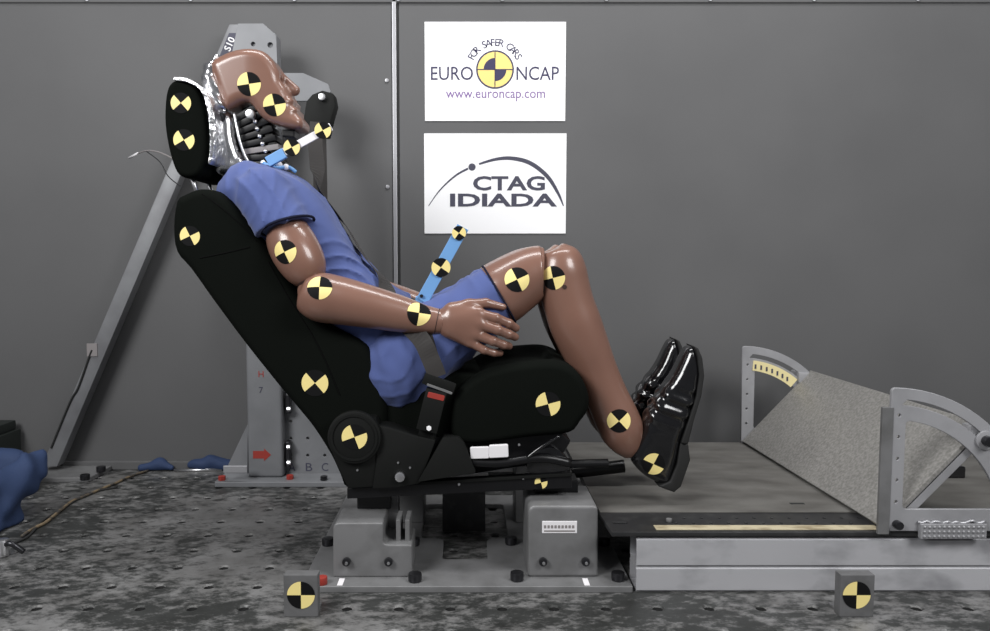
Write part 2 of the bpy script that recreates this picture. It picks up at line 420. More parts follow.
link('panel', box_me(xs+0.020, 3.4, YW-0.004, YW+0.002, 0.0, 2.9, 0.002), 'wall_canvas', wall)
tr = struct(link('trim_1', prism_me([(xs-0.006, 0), (xs+0.010, 0), (xs+0.010, 2.9), (xs-0.006, 2.9)], YW-0.012, YW, 0.003), 'bead_metal'))
link('gap', box_me(xs+0.010, xs+0.017, YW-0.005, YW, 0, 2.9), 'dark_gap', tr)
riv = cyl_me(0.008, 0.006, 12, 0.002, 'Y')
for k in range(7):
    z = W(0, 187, YW).z+(k-4)*0.41
    if z > 0.1: link('rivet', riv, 'bead_metal', tr, (xs-0.028, YW-0.006, z), smooth=40)
zr = W(0, 3.5, YW).z
tr2 = struct(link('trim_2', box_me(-3.2, 3.4, YW-0.012, YW, zr, zr+0.05, 0.004), 'wall_canvas'))
for k in range(-6, 8): link('rivet', riv, 'bead_metal', tr2, (xs+0.42+k*0.40, YW-0.014, zr+0.012), smooth=40)
struct(link('baseboard_back', box_me(-3.2, 3.4, YW-0.015, YW, 0, 0.035, 0.004), 'wall_canvas'))

# ------------------------------------------------------------ posters
def poster(label, px0, px1, py0, py1):
    a = W(px0, py1, YW-0.005); b = W(px1, py0, YW-0.005)
    t = thing('poster', label, 'poster', ((a.x+b.x)/2, YW-0.005, a.z), 'white paper posters on the grey wall')
    link('sheet', box_me(a.x, b.x, YW-0.0075, YW-0.0045, a.z, b.z), 'paper_white', t)
    return t
YP = YW-0.0082
p1 = poster('white poster with round yellow and black quartered emblem, taped to grey wall', 425, 566, 22, 121)
write('lettering', 'EURO', 431, 473, 66.5, 80, YP, 'ink_navy', p1)
write('lettering', 'NCAP', 516.5, 559, 66.5, 80, YP, 'ink_navy', p1)
write('web_address', 'www.euroncap.com', 446, 545, 91.5, 101, YP, 'ink_purple', p1)
c = W(495, 69.5, YP); rr = 18.5*YW/F
em = link('emblem', sector_me(c.x, c.z, rr*0.95, 0, 360, YP, 48), 'logo_yellow', p1)
link('emblem_ring', sector_me(c.x, c.z, rr, 0, 360, YP-0.0004, 48, rr*0.92), 'ink_navy', em)
link('emblem_quarter', sector_me(c.x, c.z, rr*0.60, 90, 180, YP-0.0005), 'ink_navy', em)
link('emblem_quarter', sector_me(c.x, c.z, rr*0.60, 270, 360, YP-0.0005), 'ink_navy', em)
lw = 0.0017
link('emblem_line', box_me(c.x-lw, c.x+lw, YP-0.0009, YP-0.0004, c.z-rr*.93, c.z+rr*.93), 'ink_navy', em)
link('emblem_line', box_me(c.x-rr*.93, c.x+rr*.93, YP-0.0009, YP-0.0004, c.z-lw, c.z+lw), 'ink_navy', em)
S = 'FOR SAFER CARS'; parts = []
for i, ch in enumerate(S):
    if ch == ' ': continue
    g = text_me(ch, 0.040); lo, hi = bounds(g); ang = R(152-124*i/(len(S)-1))
    g.transform(Matrix.Translation((c.x+math.cos(ang)*rr*1.22, YP, c.z+math.sin(ang)*rr*1.22)) @ Matrix.Rotation(R(90), 4, 'X')
                @ Matrix.Rotation(ang-R(90), 4, 'Z') @ Matrix.Translation((-(lo[0]+hi[0])/2, 0, 0)))
    parts.append(g)
link('slogan', join_me(parts), 'ink_navy', p1)
p2 = poster('white poster with a thin dark arc over bold slate lettering, on grey wall', 424.5, 566.5, 133.5, 233.5)
write('lettering', 'CTAG', 473, 545, 176, 190.5, YP, 'ink_slate', p2, 0.0016)
write('lettering', 'IDIADA', 450, 557, 193.5, 206.5, YP, 'ink_slate', p2, 0.0016)
arc = catmull([(428.5, 206, .35), (440, 190, .6), (455, 176, .9), (468, 168.5, 1.1)], 6)
arc2 = catmull([(479, 164, 1.0), (496, 159.2, 1.5), (512, 158.3, 1.9), (530, 163, 2.1), (547, 176, 2.0), (558, 193, 1.4), (563.5, 206, .5)], 6)
def stroke(pts, Y):
    bm = bmesh.new(); rows = []
    for i, p in enumerate(pts):
        a = Vector(pts[max(i-1, 0)][:2]); b = Vector(pts[min(i+1, len(pts)-1)][:2]); t = (b-a).normalized(); n = Vector((t.y, -t.x))*p[2]
        rows.append((bm.verts.new(W(p[0]+n.x, p[1]+n.y, Y)), bm.verts.new(W(p[0]-n.x, p[1]-n.y, Y))))
    for q, s in zip(rows, rows[1:]): bm.faces.new((q[0], s[0], s[1], q[1]))
    return me_of(bm)
link('arc', stroke(arc, YP), 'ink_slate', p2); link('arc', stroke(arc2, YP), 'ink_slate', p2)
c = W(472, 167, YP); link('dot', sector_me(c.x, c.z, 3.6*YW/F, 0, 360, YP, 20), 'ink_slate', p2)

# ============================================================ BELT TOWER AND BRACE
YT = 2.93
hexbolt = cyl_me(0.014, 0.016, 6, 0.0015); bigbolt = cyl_me(0.0175, 0.022, 24, 0.004)
b0 = W(265, 478, YT)
tw = thing('steel_tower', 'tall grey steel post with red arrow sticker standing behind the seat', 'post', (b0.x, YT+0.07, 0))
x0, x1 = W(248, 470, YT).x, W(283, 470, YT).x
pl0 = WZ(216, 486).x
link('base_plate', box_me(pl0, W(352, 480, YT).x, 2.87, YW-0.03, 0, 0.02, 0.003), 'tower_paint', tw)
ztop = W(260, 26, YT).z
link('column', box_me(x0, x1, YT, YT+0.09, 0.02, ztop-0.02, 0.012, 3), 'tower_paint', tw, smooth=40)
link('cap_plate', plate_me([xz([(238, 23.5), (263, 23.5), (276, 35), (278, 72), (228, 72)], YT-0.012), circ(*xz([(254, 45)], YT)[0], 0.008), circ(*xz([(271, 46)], YT)[0], 0.010)], YT-0.013, YT-0.001, 0.001), 'tower_paint', tw)
an = link('anchor_arm', plate_me([xz([(276, 73), (303, 73), (328, 84), (331, 92), (318, 101), (276, 101)], YT-0.025)], YT-0.026, YT-0.014, 0.001), 'tower_paint', tw)
bp = W(322, 97, YT-0.05)
link('anchor_bolt', cyl_me(0.013, 0.03, 20, 0.003, 'Y'), 'bright_steel', tw, (bp.x, YT-0.042, bp.z), smooth=40)
link('anchor_housing', prism_me(xz([(306, 101), (312, 94), (322, 90), (333, 93), (335, 104), (331, 118), (327, 136), (305, 136), (303, 120)], YT-0.04), YT-0.036, YT+0.04, 0.006), 'plastic_black', tw, smooth=40)
hol = [circ(*xz([(x, y)], YT+0.06)[0], 0.006) for x, y in ((291, 421), (291, 438), (308, 438), (291, 455), (308, 455), (325, 455))]
link('gusset', plate_me([xz([(283, 358), (288, 358), (349, 472), (349, 480), (283, 480)], YT+0.06)]+hol, YT+0.055, YT+0.067, 0.001), 'tower_paint', tw, label='grey triangular gusset plate with bolt holes')
link('gusset', plate_me([xz([(248, 424), (248, 478), (222, 478)], YT+0.06)], YT+0.055, YT+0.067, 0.001), 'tower_paint', tw)
for i, (ch, x) in enumerate((('A', 292), ('B', 309), ('C', 325))):
    write('letter', ch, x-3.2, x+3.2, 463, 471, YT+0.0545, 'ink_slate', tw)
write('digit', '7', 259, 263, 387, 393, YT-0.0006, 'ink_slate', tw)
write('stencil_mark', 'H', 258.5, 263.5, 371, 377, YT-0.0006, 'red_paint', tw)
link('arrow_sticker', prism_me(xz([(253, 451), (264, 451), (264, 448.5), (271, 455), (264, 461), (264, 458.5), (253, 458.5)], YT-0.001), YT-0.001, YT+0.001), 'red_paint', tw, label='red arrow sticker pointing right')
link('clear_tag', box_me(W(223, 470, 2.86).x, W(247, 470, 2.86).x, 2.862, 2.872, W(0, 473, 2.86).z, W(0, 466, 2.86).z, 0.002), 'bead_metal', tw)
for py in (402, 456):
    q = W(284.5, py, YT)
    link('hinge', box_me(q.x-0.002, q.x+0.016, YT+0.02, YT+0.05, q.z-0.05, q.z+0.05, 0.004), 'bolt_steel', tw)
    for dz in (-0.03, 0.03): link('hinge_bolt', cyl_me(0.009, 0.014, 8, 0.001, 'X'), 'bright_steel', tw, (q.x+0.012, YT+0.018, q.z+dz))
for x, y in ((290, 477), (324, 478), (222, 478)):
    q = WZ(x, y, 0.028); link('bolt', hexbolt.copy(), 'red_paint' if x < 300 else 'bolt_steel', tw, (q.x, q.y, 0.028))

YB = 3.025
bt = W(43, 468, YB)
br = thing('diagonal_brace', 'long grey square tube brace leaning from floor up to the post', 'brace', (bt.x, YB, 0))
link('tube', prism_me(xz([(41, 467), (57, 467), (245, 24), (229, 24)], YB), YB, YB+0.06, 0.006), 'brace_paint', br, smooth=30)
q = W(229.5, 44, YB-0.002); g = text_me('S10', 0.036, 0.0006); lo_, hi_ = bounds(g)
g.transform(Matrix.Translation((q.x, YB-0.0022, q.z)) @ Matrix.Rotation(-R(66), 4, 'Y') @ Matrix.Rotation(R(90), 4, 'X') @ Matrix.Translation((-(lo_[0]+hi_[0])/2, -(lo_[1]+hi_[1])/2, 0)))
link('sticker', prism_me(xz([(219.5, 56), (231.5, 56), (241, 33), (229, 33)], YB-0.001), YB-0.0012, YB+0.001), 'ink_slate', br)
link('sticker_text', g, 'paper_white', br)
mk = [W(x, y, YB-0.003) for x, y in ((92, 350), (88, 360), (78, 388), (70, 402), (51, 448))]
link('cable_tie', tube_me(mk, 0.004, 8), 'dark_gap', br)
q = W(92, 350, YB-0.003); link('tape', box_me(q.x-0.02, q.x+0.02, YB-0.004, YB+0.001, q.z-0.025, q.z+0.025, 0.001), 'cable_grey', br)
pa, pb, pc, pd = WZ(20, 483), WZ(90, 482), WZ(112, 470), WZ(30, 470)
bm = bmesh.new()
lo4 = [bm.verts.new((v.x, v.y, 0.0)) for v in (pa, pb, pc, pd)]; hi4 = [bm.verts.new((v.x, v.y, 0.018)) for v in (pa, pb, pc, pd)]
bm.faces.new(lo4); bm.faces.new(hi4)
for k in range(4): bm.faces.new((lo4[k], lo4[(k+1) % 4], hi4[(k+1) % 4], hi4[k]))
bmesh.ops.recalc_face_normals(bm, faces=bm.faces); bevel_bm(bm, 0.003)
link('foot_plate', me_of(bm), 'mount_paint', br)
for x, y in ((85, 476), (101, 468)):
    q = WZ(x, y, 0.033); link('bolt', bigbolt, 'bolt_steel', br, (q.x, q.y, 0.029), smooth=40)

# ============================================================ SEAT MOUNT ON THE FLOOR
YF = WZ(400, 593).y
ZP = 0.017
XL, XR = WZ(300, 593).x, WZ(633, 593).x; XC = WZ(465, 593).x
sm = thing('seat_mount', 'grey steel seat mounting frame with two bracket blocks bolted to the floor', 'frame', (XC, YF+0.3, 0))
def fillet(pts, r, n=5):
    out = []
    for i, p in enumerate(pts):
        p = Vector(p[:2]); a = Vector(pts[i-1][:2]); b = Vector(pts[(i+1) % len(pts)][:2]); rad = r[i] if isinstance(r, (list, tuple)) else r
        if rad <= 0: out.append(tuple(p)); continue
        u = (a-p).normalized(); v = (b-p).normalized(); A = p+u*rad; B = p+v*rad
        for k in range(n+1):
            t = k/n; out.append(tuple(A*(1-t)**2+p*2*t*(1-t)+B*t*t))
    return out
ny0 = WZ(465, 559, ZP).y; ny1 = WZ(465, 538, ZP).y; yb = 2.72
nxa, nxb = WZ(442, 559, ZP).x, WZ(488, 559, ZP).x; wxa, wxb = WZ(421, 537, ZP).x, WZ(508, 537, ZP).x
opening = fillet([(nxa, ny0), (nxb, ny0), (nxb, ny1), (wxb, ny1), (wxb, yb-0.1), (wxa, yb-0.1), (wxa, ny1), (nxa, ny1)], [.015, .015, .03, .02, .02, .02, .02, .03])
cu = bpy.data.curves.new('c', 'CURVE'); cu.dimensions = '2D'; cu.fill_mode = 'BOTH'; cu.extrude = ZP/2-0.002; cu.bevel_depth = 0.002; cu.offset = -0.002
for lp in (fillet([(XL, YF), (XR, YF), (XR, yb), (XL, yb)], 0.006), opening):
    s = cu.splines.new('POLY'); s.points.add(len(lp)-1); s.use_cyclic_u = True
    for p, (x, y) in zip(s.points, lp): p.co = (x, y, 0, 1)
me = eval_mesh(cu); me.transform(Matrix.Translation((0, 0, ZP/2))); link('base_plate', me, 'mount_paint', sm)
YBK = WZ(565, 577, ZP).y
bl = fillet(xz([(333, 523), (383, 523), (383, 545), (412, 545), (412, 578), (333, 578)], YBK), [.018, .006, .014, .006, 0, 0])
bl = [(x, max(z, ZP)) for x, z in bl]
b1 = link('bracket_block', prism_me(bl, YBK, YBK+0.13, 0.005, 3), 'mount_paint', sm, smooth=40)
b2p = [(x, max(z, ZP)) for x, z in fillet(xz([(528, 506), (598, 506), (598, 578), (528, 578)], YBK), [.02, .012, 0, 0])]
b2 = link('bracket_block', prism_me(b2p, YBK, YBK+0.19, 0.008, 3), 'mount_paint', sm, smooth=40)
lab = link('label_plate', box_me(W(542, 527, YBK).x, W(577, 527, YBK).x, YBK-0.002, YBK+0.002, W(0, 533, YBK).z, W(0, 521, YBK).z, 0.001), 'label_white', b2, label='small white label plate')
link('print_band', box_me(W(544, 527, YBK).x, W(575, 527, YBK).x, YBK-0.0026, YBK-0.001, W(0, 531.5, YBK).z, W(0, 530, YBK).z), 'cable_grey', b2)
for k in range(9):
    xx = W(545+k*3.5, 526, YBK).x; link('print_mark', box_me(xx-0.003, xx+0.003, YBK-0.0026, YBK-0.001, W(0, 528, YBK).z, W(0, 525, YBK).z), 'cable_grey', b2)
for x in (346.5, 388.5, 543, 585.5):
    q = W(x, 561.5, YBK-0.004); h = b1 if x < 450 else b2
    w = link('bolt', cyl_me(0.011, 0.014, 20, 0.003, 'Y'), 'bolt_steel', h, (q.x, YBK-0.006, q.z), smooth=40)
    link('bolt_tip', cyl_me(0.004, 0.016, 12, 0.001, 'Y'), 'bright_steel', h, (q.x+0.001, YBK-0.008, q.z-0.001), smooth=40)
for x, y in ((415, 581), (517, 580), (618, 580), (328, 545), (414, 545), (511, 544), (604, 545)):
    q = WZ(x, y, ZP); link('floor_bolt', bigbolt, 'bolt_steel', sm, (q.x, q.y, ZP+0.011), smooth=40)
for x in (341, 586):
    q = WZ(x, 582, ZP); link('tag', box_me(q.x-0.007, q.x+0.007, q.y-0.022, q.y+0.022, ZP, ZP+0.001), 'label_white', sm)
q = WZ(322, 584, ZP); link('red_plug', cyl_me(0.014, 0.02, 16, 0.003), 'red_paint', sm, (q.x, q.y, ZP+0.01), smooth=40)
# ribs standing behind the cut-out, rear bracket blocks and the cross member
for x in (399, 408):
    a = W(x, 545, YBK+0.05); link('rib', box_me(a.x-0.006, a.x+0.006, YBK+0.03, YBK+0.11, ZP+0.03, W(0, 520, YBK+0.03).z, 0.002), 'mount_paint', sm)
a = W(385, 520, YBK+0.16); b = W(400, 500, YBK+0.16)
link('upright', box_me(W(384, 0, YBK+0.17).x, W(396, 0, YBK+0.17).x, YBK+0.14, YBK+0.20, ZP, W(0, 493, YBK+0.14).z, 0.004), 'mount_paint', sm)
ytop = 0.222
for xa, xb in ((333, 412), (528, 598)):
    A, B = W(xa, 0, YBK).x, W(xb, 0, YBK).x
    link('rear_block', box_me(A, B, YBK+0.42, YBK+0.58, ZP, 0.20, 0.008), 'mount_paint', sm, smooth=40)
link('cross_member', box_me(W(412, 0, YBK).x, W(528, 0, YBK).x, YBK+0.50, YBK+0.55, 0.11, 0.16, 0.004), 'mount_paint', sm, smooth=40)
link('cross_plate', box_me(W(436, 0, 2.3).x, W(491, 0, 2.3).x, 2.34, 2.50, 0.150, 0.160, 0.002), 'mount_paint', sm)
link('plate_support', box_me(W(440, 0, 2.3).x, W(487, 0, 2.3).x, 2.40, 2.50, 0.0, 0.150, 0.002), 'black_steel', sm)

# ============================================================ SEAT
YM = 2.28
YS = 2.095
st = thing('car_seat', 'black fabric car seat with round yellow and black stickers, dummy sitting in it', 'seat', (W(430, 480, YM).x, YM, 0.22))
def across(outline_near, Yn, Yf, shrink, recess_fn, n=26, edge=0.05):
    """loft an x-z outline across the seat's width; rounded ends; recess_fn(i, s) pushes outline point i by a vector at s in -1..1"""
    bm = bmesh.new(); rings = []
    cx = sum(p[0] for p in outline_near)/len(outline_near); cz = sum(p[1] for p in outline_near)/len(outline_near)
    N = len(outline_near)
    nrm = []
    for i in range(N):
        a = Vector(outline_near[i-1]); b = Vector(outline_near[(i+1) % N]); t = (b-a).normalized(); nrm.append(Vector((t.y, -t.x)))
    area2 = sum(outline_near[i-1][0]*outline_near[i][1]-outline_near[i][0]*outline_near[i-1][1] for i in range(N))
    sg = 1 if area2 > 0 else -1
    st_ = []
    for k in range(5):
        t = k/5*math.pi/2; st_.append((Yn+edge*(1-math.sin(t)) if False else Yn+edge*(1-math.cos(math.pi/2-t)) if False else Yn+edge*(1-math.sin(t)), 0))
    ys = [(edge*(1-math.cos(k/6*math.pi/2)), edge*(1-math.sin(k/6*math.pi/2))*shrink) for k in range(6)]
    prof = [(Yn+a, b) for a, b in ys]+[(Yn+edge+(Yf-Yn-2*edge)*k/n, 0.0) for k in range(n+1)]+[(Yf-a, b) for a, b in ys[::-1]]
    for y, sh in prof:
        s = (y-(Yn+Yf)/2)/((Yf-Yn)/2); ring = []
        for i, (x, z) in enumerate(outline_near):
            o = recess_fn(i, s); ring.append(bm.verts.new((x-nrm[i].x*sg*sh+o[0], y, z-nrm[i].y*sg*sh+o[1])))
        rings.append(ring)
    for a, b in zip(rings, rings[1:]):
        for i in range(N): bm.faces.new((a[i], b[i], b[(i+1) % N], a[(i+1) % N]))
    bm.faces.new(rings[0]); bm.faces.new(rings[-1]); return me_of(bm)
bo_px = [(177, 201), (186, 194), (200, 189), (217, 191), (230, 200), (247, 218), (264, 242), (288, 280), (316, 316), (342, 331), (366, 344), (380, 370), (387, 402), (387, 425),
         (384, 462), (378, 486), (348, 488), (340, 474), (331, 455), (314, 428), (297, 407), (278, 384.5), (245, 343), (216, 304), (191, 269), (177, 252), (173.5, 228)]
bo = smooth_loop(xz(bo_px, YS+0.022), 3)
def back_recess(i, s):
    k = i/3
    if 3.5 <= k <= 13:
        w = min(1, (k-3.5)/2)*min(1, (13.5-k)/2)*max(0, 1-(abs(s)/0.72)**4)
        return (-0.10*w*0.85, -0.10*w*0.5)
    return (0, 0)
bk = link('backrest', across(bo, YS, 2*YM-YS, 0.7, back_recess, 26, 0.035), 'fabric_black', st, smooth=50)
bkb = bvh_of(bk)
def on_surface(bv, px, py, off=0.001):
    h = bv.ray_cast(Vector((0, 0, CAMZ)), ray(px, py).normalized())
    return (h[0]+h[1]*off) if h[0] is not None else None
def seam(pts, r=0.0016):
    q = [on_surface(bkb, *p, 0.0008) for p in pts]; q = [v for v in q if v is not None]
    if len(q) > 1: link('seam', tube_me(q, r, 6, 4), 'seam_black', bk)
seam([(184, 264), (200, 258), (225, 253), (250, 247)]); seam([(202, 194), (222, 208), (240, 224), (256, 241)]); seam([(268, 262), (290, 300), (318, 345), (340, 395)])
target(bk, 190, 236, 10, 160); target(bk, 315, 383, 13.5, 175)
for px, py, ml in ((0, 0, 0),): pass
# headrest
ho = smooth_loop(xz([(166, 100), (169.5, 86), (177, 80.5), (190, 84), (199, 92), (205, 108), (208, 130), (208, 152), (205, 168), (198, 177), (186, 178), (177, 172), (170, 152), (165.5, 125)], 2.175), 4)
hr = link('headrest', across(ho, 2.16, 2*YM-2.16, 0.7, lambda i, s: (0, 0), 16, 0.022), 'fabric_black', st, smooth=50)
target(hr, 181, 103, 10, 176); target(hr, 184, 140, 10.5, 165)
fo = [(174, 80), (188, 82.5), (200, 90), (206.5, 107), (209.5, 130), (209.5, 152), (208, 163)]
fi = [(212, 160), (216, 130), (212, 106), (206, 93), (192, 80), (176, 77)]
link('foil_cover', across(smooth_loop(xz(fo+fi, 2.155), 3), 2.155, 2*YM-2.155, 0.2, lambda i, s: (0, 0), 16, 0.004), 'foil', hr, smooth=50, label='crumpled silver foil over the headrest front')
for Yp in (YM-0.07, YM+0.07):
    a = W(188, 168, 2.21); b = W(200, 197, 2.21)
    link('headrest_post', tube_me([(a.x, Yp, a.z), (b.x, Yp, b.z-0.01)], 0.006, 14, 1), 'bright_steel', st, smooth=True)
    link('post_collar', tube_me([(b.x-0.006, Yp, b.z+0.012), (b.x, Yp, b.z-0.004)], 0.012, 14, 1), 'plastic_black', st, smooth=40)
# cushion
co = smooth_loop(xz([(451, 405), (461, 388), (481, 373), (507, 365), (535, 361.5), (557, 361.5), (573, 368), (583, 380), (589, 396), (588, 410), (580, 422), (569, 433), (532, 437), (500, 441), (467, 444), (452, 437)], 2.072), 3)
mid = W(505, 400, 2.055)
def cush_recess(i, s):
    x, z = co[i]; w = max(0, 1-(abs(s)/0.7)**4)
    if z > mid.z+0.02 and x < W(560, 0, 2.055).x: return (0, -0.022*w)
    return (0, 0)
cs = link('seat_cushion', across(co, 2.055, 2*YM-2.055, 0.7, cush_recess, 26, 0.03), 'fabric_black', st, smooth=50)
target(cs, 548, 404, 12.5, 150)
lw_ = smooth_loop(xz([(372, 408), (400, 390), (440, 374), (475, 366), (530, 430), (470, 440), (400, 440), (375, 440)], YM), 2)
link('cushion_rear', across(lw_, 2.12, 2*YM-2.12, 0.5, lambda i, s: (0, -0.0), 10, 0.02), 'fabric_black', st, smooth=50)
# side plastics, recliner
link('seat_pan', prism_me(xz([(345, 472), (392, 430), (455, 440), (560, 432), (572, 442), (560, 462), (470, 476), (345, 489)], 2.10), 2.11, 2*YM-2.11, 0.008), 'rail_black', st, smooth=40)
link('side_panel', prism_me(xz([(376, 425), (388, 427), (414, 435), (436, 440), (420, 484), (395, 488), (372, 489), (376, 462)], 2.045), 2.045, 2.12, 0.006), 'plastic_black', st, smooth=40)
link('side_panel', prism_me(fillet(xz([(443, 437.5), (459, 437.5), (464, 443), (476, 473), (418, 482)], 2.035), 0.005), 2.035, 2.11, 0.005), 'plastic_black', st, smooth=40)
sp = link('recliner_panel', prism_me(xz([(327, 440), (338, 416), (376, 418), (383, 440), (380, 487), (348, 489), (337, 466)], 2.05), 2.05, 2.11, 0.008), 'plastic_black', st, smooth=40)
rc = W(354.5, 437, 2.04)
rd = link('recliner_cover', cyl_me(0.0705, 0.022, 48, 0.006, 'Y'), 'plastic_black', st, (rc.x, 2.043, rc.z), smooth=40)
link('recliner_ring', plate_me([circ(rc.x, rc.z, 0.062, 40), circ(rc.x, rc.z, 0.056, 40)], 2.029, 2.034), 'plastic_black', rd)
target(rd, 354.5, 437, 13, 155)
q = W(400, 476.5, 2.04); link('pivot_bolt', cyl_me(0.0135, 0.014, 20, 0.004, 'Y'), 'bright_steel', st, (q.x, 2.038, q.z), smooth=40)
for x, y in ((398, 463), (410, 468), (357, 471)):
    q = W(x, y, 2.04); link('screw', cyl_me(0.003, 0.006, 10, 0.001, 'Y'), 'bright_steel', st, (q.x, 2.044 if x > 360 else 2.049, q.z), smooth=40)
rail_p = xz([(347, 488), (572, 475.5), (572, 488), (347, 499)], 2.07)
for Yr in (2.07, 2*YM-2.12):
    rl = link('slide_rail', prism_me(rail_p, Yr, Yr+0.05, 0.003), 'rail_black', st)
    if Yr < 2.2: target(rl, 541, 482.5, 6.5, 150); link('rail_lip', prism_me(xz([(420, 482), (572, 473), (572, 476), (420, 485)], 2.065), 2.063, 2.072, 0.001), 'plastic_black', st)
for x, y in ((459, 484), (523, 478), (519, 444.5), (526, 456), (534, 457)):
    q = W(x, y, 2.068); link('rivet', cyl_me(0.0035, 0.006, 10, 0.001, 'Y'), 'bright_steel', st, (q.x, 2.066, q.z))
for xa, xb, ya, yb2 in ((350, 386, 497, 509), (540, 585, 486, 500)):
    link('rail_foot', box_me(W(xa, 0, 2.09).x, W(xb, 0, 2.09).x, 2.12, 2.20, max(p_[1] for p_ in (bl if xa < 400 else b2p)), W(0, ya-1, 2.08).z, 0.003), 'rail_black', st)
link('white_tag', prism_me(fillet(xz([(470, 447), (489, 446.5), (489, 458), (470.5, 458.5)], 2.05), 0.004), 2.045, 2.056, 0.002), 'label_white', st, label='white wrapped connector under the cushion')
link('white_tag', prism_me(fillet(xz([(489, 445), (508, 444), (508.5, 456.5), (489, 457.5)], 2.05), 0.004), 2.043, 2.056, 0.002), 'label_white', st)
link('tag_cable', tube_me([W(470, 462, 2.06), W(500, 463, 2.06), W(540, 458, 2.06), W(570, 463, 2.07)], 0.012, 10), 'rail_black', st, smooth=True)
link('adjust_lever', tube_me([W(527, 458, 2.05), W(540, 448, 2.05), W(560, 436, 2.05)], [0.004, 0.005, 0.003], 10), 'leather', st, smooth=True)
link('motor_housing', prism_me(smooth_loop(xz([(528, 460), (540, 450), (555, 448), (570, 462), (565, 472), (530, 474)], 2.07), 3), 2.07, 2.2, 0.01), 'leather', st, smooth=40)
link('front_bar', tube_me([W(568, 464, 2.15), W(608, 463, 2.15)], 0.012, 12, 1), 'rail_black', st, smooth=40)
link('front_bar', tube_me([W(572, 472, 2.35), W(624, 466, 2.35)], 0.02, 12, 1), 'rail_black', st, smooth=40)

# ============================================================ DUMMY
dm = thing('crash_test_dummy', 'brown crash test dummy in blue shirt and shorts sitting in the seat', 'dummy', (W(410, 400, YM).x, YM, W(410, 400, YM).z))
def folds(X, Y, Z, amp, sets):
    d = 0
    for kx, ky, kz, ph, wq in sets:
        d = d+np.sin(X*kx+Y*ky+Z*kz+ph+wq*np.sin(X*21+Z*17+Y*13))
    return d*amp/len(sets)
# --- shirt
sh_pts = smooth_loop(xz([(252, 163), (272, 167), (292, 173), (312, 186), (330, 207), (345, 233), (360, 256), (378, 275), (397, 290), (412, 301), (418, 330), (410, 372), (385, 388), (352, 352), (312, 304), (268, 246), (240, 218), (226, 200), (228, 184), (240, 169)], YM), 3)
shA = np.array(W(263, 195, 2.13)); shB = np.array(W(308, 267, 2.082)); hemC = W(285.5, 226, 2.09)
hn = (Vector(shB)-Vector(shA)).normalized(); hv = W(299.5, 268, 2.09)-hemC; hv.y = -0.02; hv.normalize()
def shirt(X, Y, Z):
    Ya = YM-np.abs(Y-YM)
    t = np.clip((Z-0.72)/0.38, 0, 1)
    d = d_slab(X, (Y-YM)/(0.93+0.10*t)+YM, Z, sh_pts, YM, 0.172, 0.105)
    sl = d_cone(X, Ya, Z, shA, shB, 0.074, 0.075)
    cut = (X-hemC.x)*hv.x+(Ya-hemC.y)*hv.y+(Z-hemC.z)*hv.z
    sl = np.maximum(sl, cut)
    rg = lambda ph: (1-np.abs(np.sin(ph)))**2
    wob = 1.3*np.sin(X*19+Y*11)+1.1*np.sin(Z*23-Y*9)
    w_sl = np.exp(-(sl/0.05)**2)
    sl = sl-0.006*rg(X*30+Z*30+Y*8+wob)-0.003*rg(X*70-Z*20+wob*1.5)+0.003
    low = np.clip((W(0, 225, YM).z-Z)/0.12, 0, 1)*(0.05+0.95*np.clip((Z-W(0, 335, YM).z)/0.10, 0, 1))
    d = d-0.010*low*rg(X*16+Z*52+Y*22+1.6*wob)-0.004*rg(X*45+Z*15-Y*25+wob)+0.004
    return smin(d, sl, 0.022)
lo = (W(215, 0, YM).x, YM-0.30, W(0, 400, YM).z); hi = (W(430, 0, YM).x, YM+0.30, W(0, 150, YM).z)
shirt_o = link('shirt', field_me(shirt, lo, hi, 0.0052), 'cloth_blue', dm, smooth=True, label='blue short sleeved cotton shirt')
def hem_ring(c, n, r1, r2, tube, mirror, parent, m='cloth_hem', up=(0, 1, 0)):
    n = Vector(n).normalized(); a = n.cross(Vector(up)).normalized(); b = n.cross(a).normalized()
    pts = [Vector(c)+a*math.cos(2*math.pi*k/28)*r1+b*math.sin(2*math.pi*k/28)*r2 for k in range(29)]
    me = tube_me(pts, tube, 8, 1)
    link('hem', me, m, parent, smooth=True)
    if mirror: link('hem', mirror_me(me, YM), m, parent, smooth=True)
hem_ring(Vector(hemC)+Vector((0.003, 0.014, 0.001)), hv, 0.0715, 0.072, 0.0038, True, shirt_o)
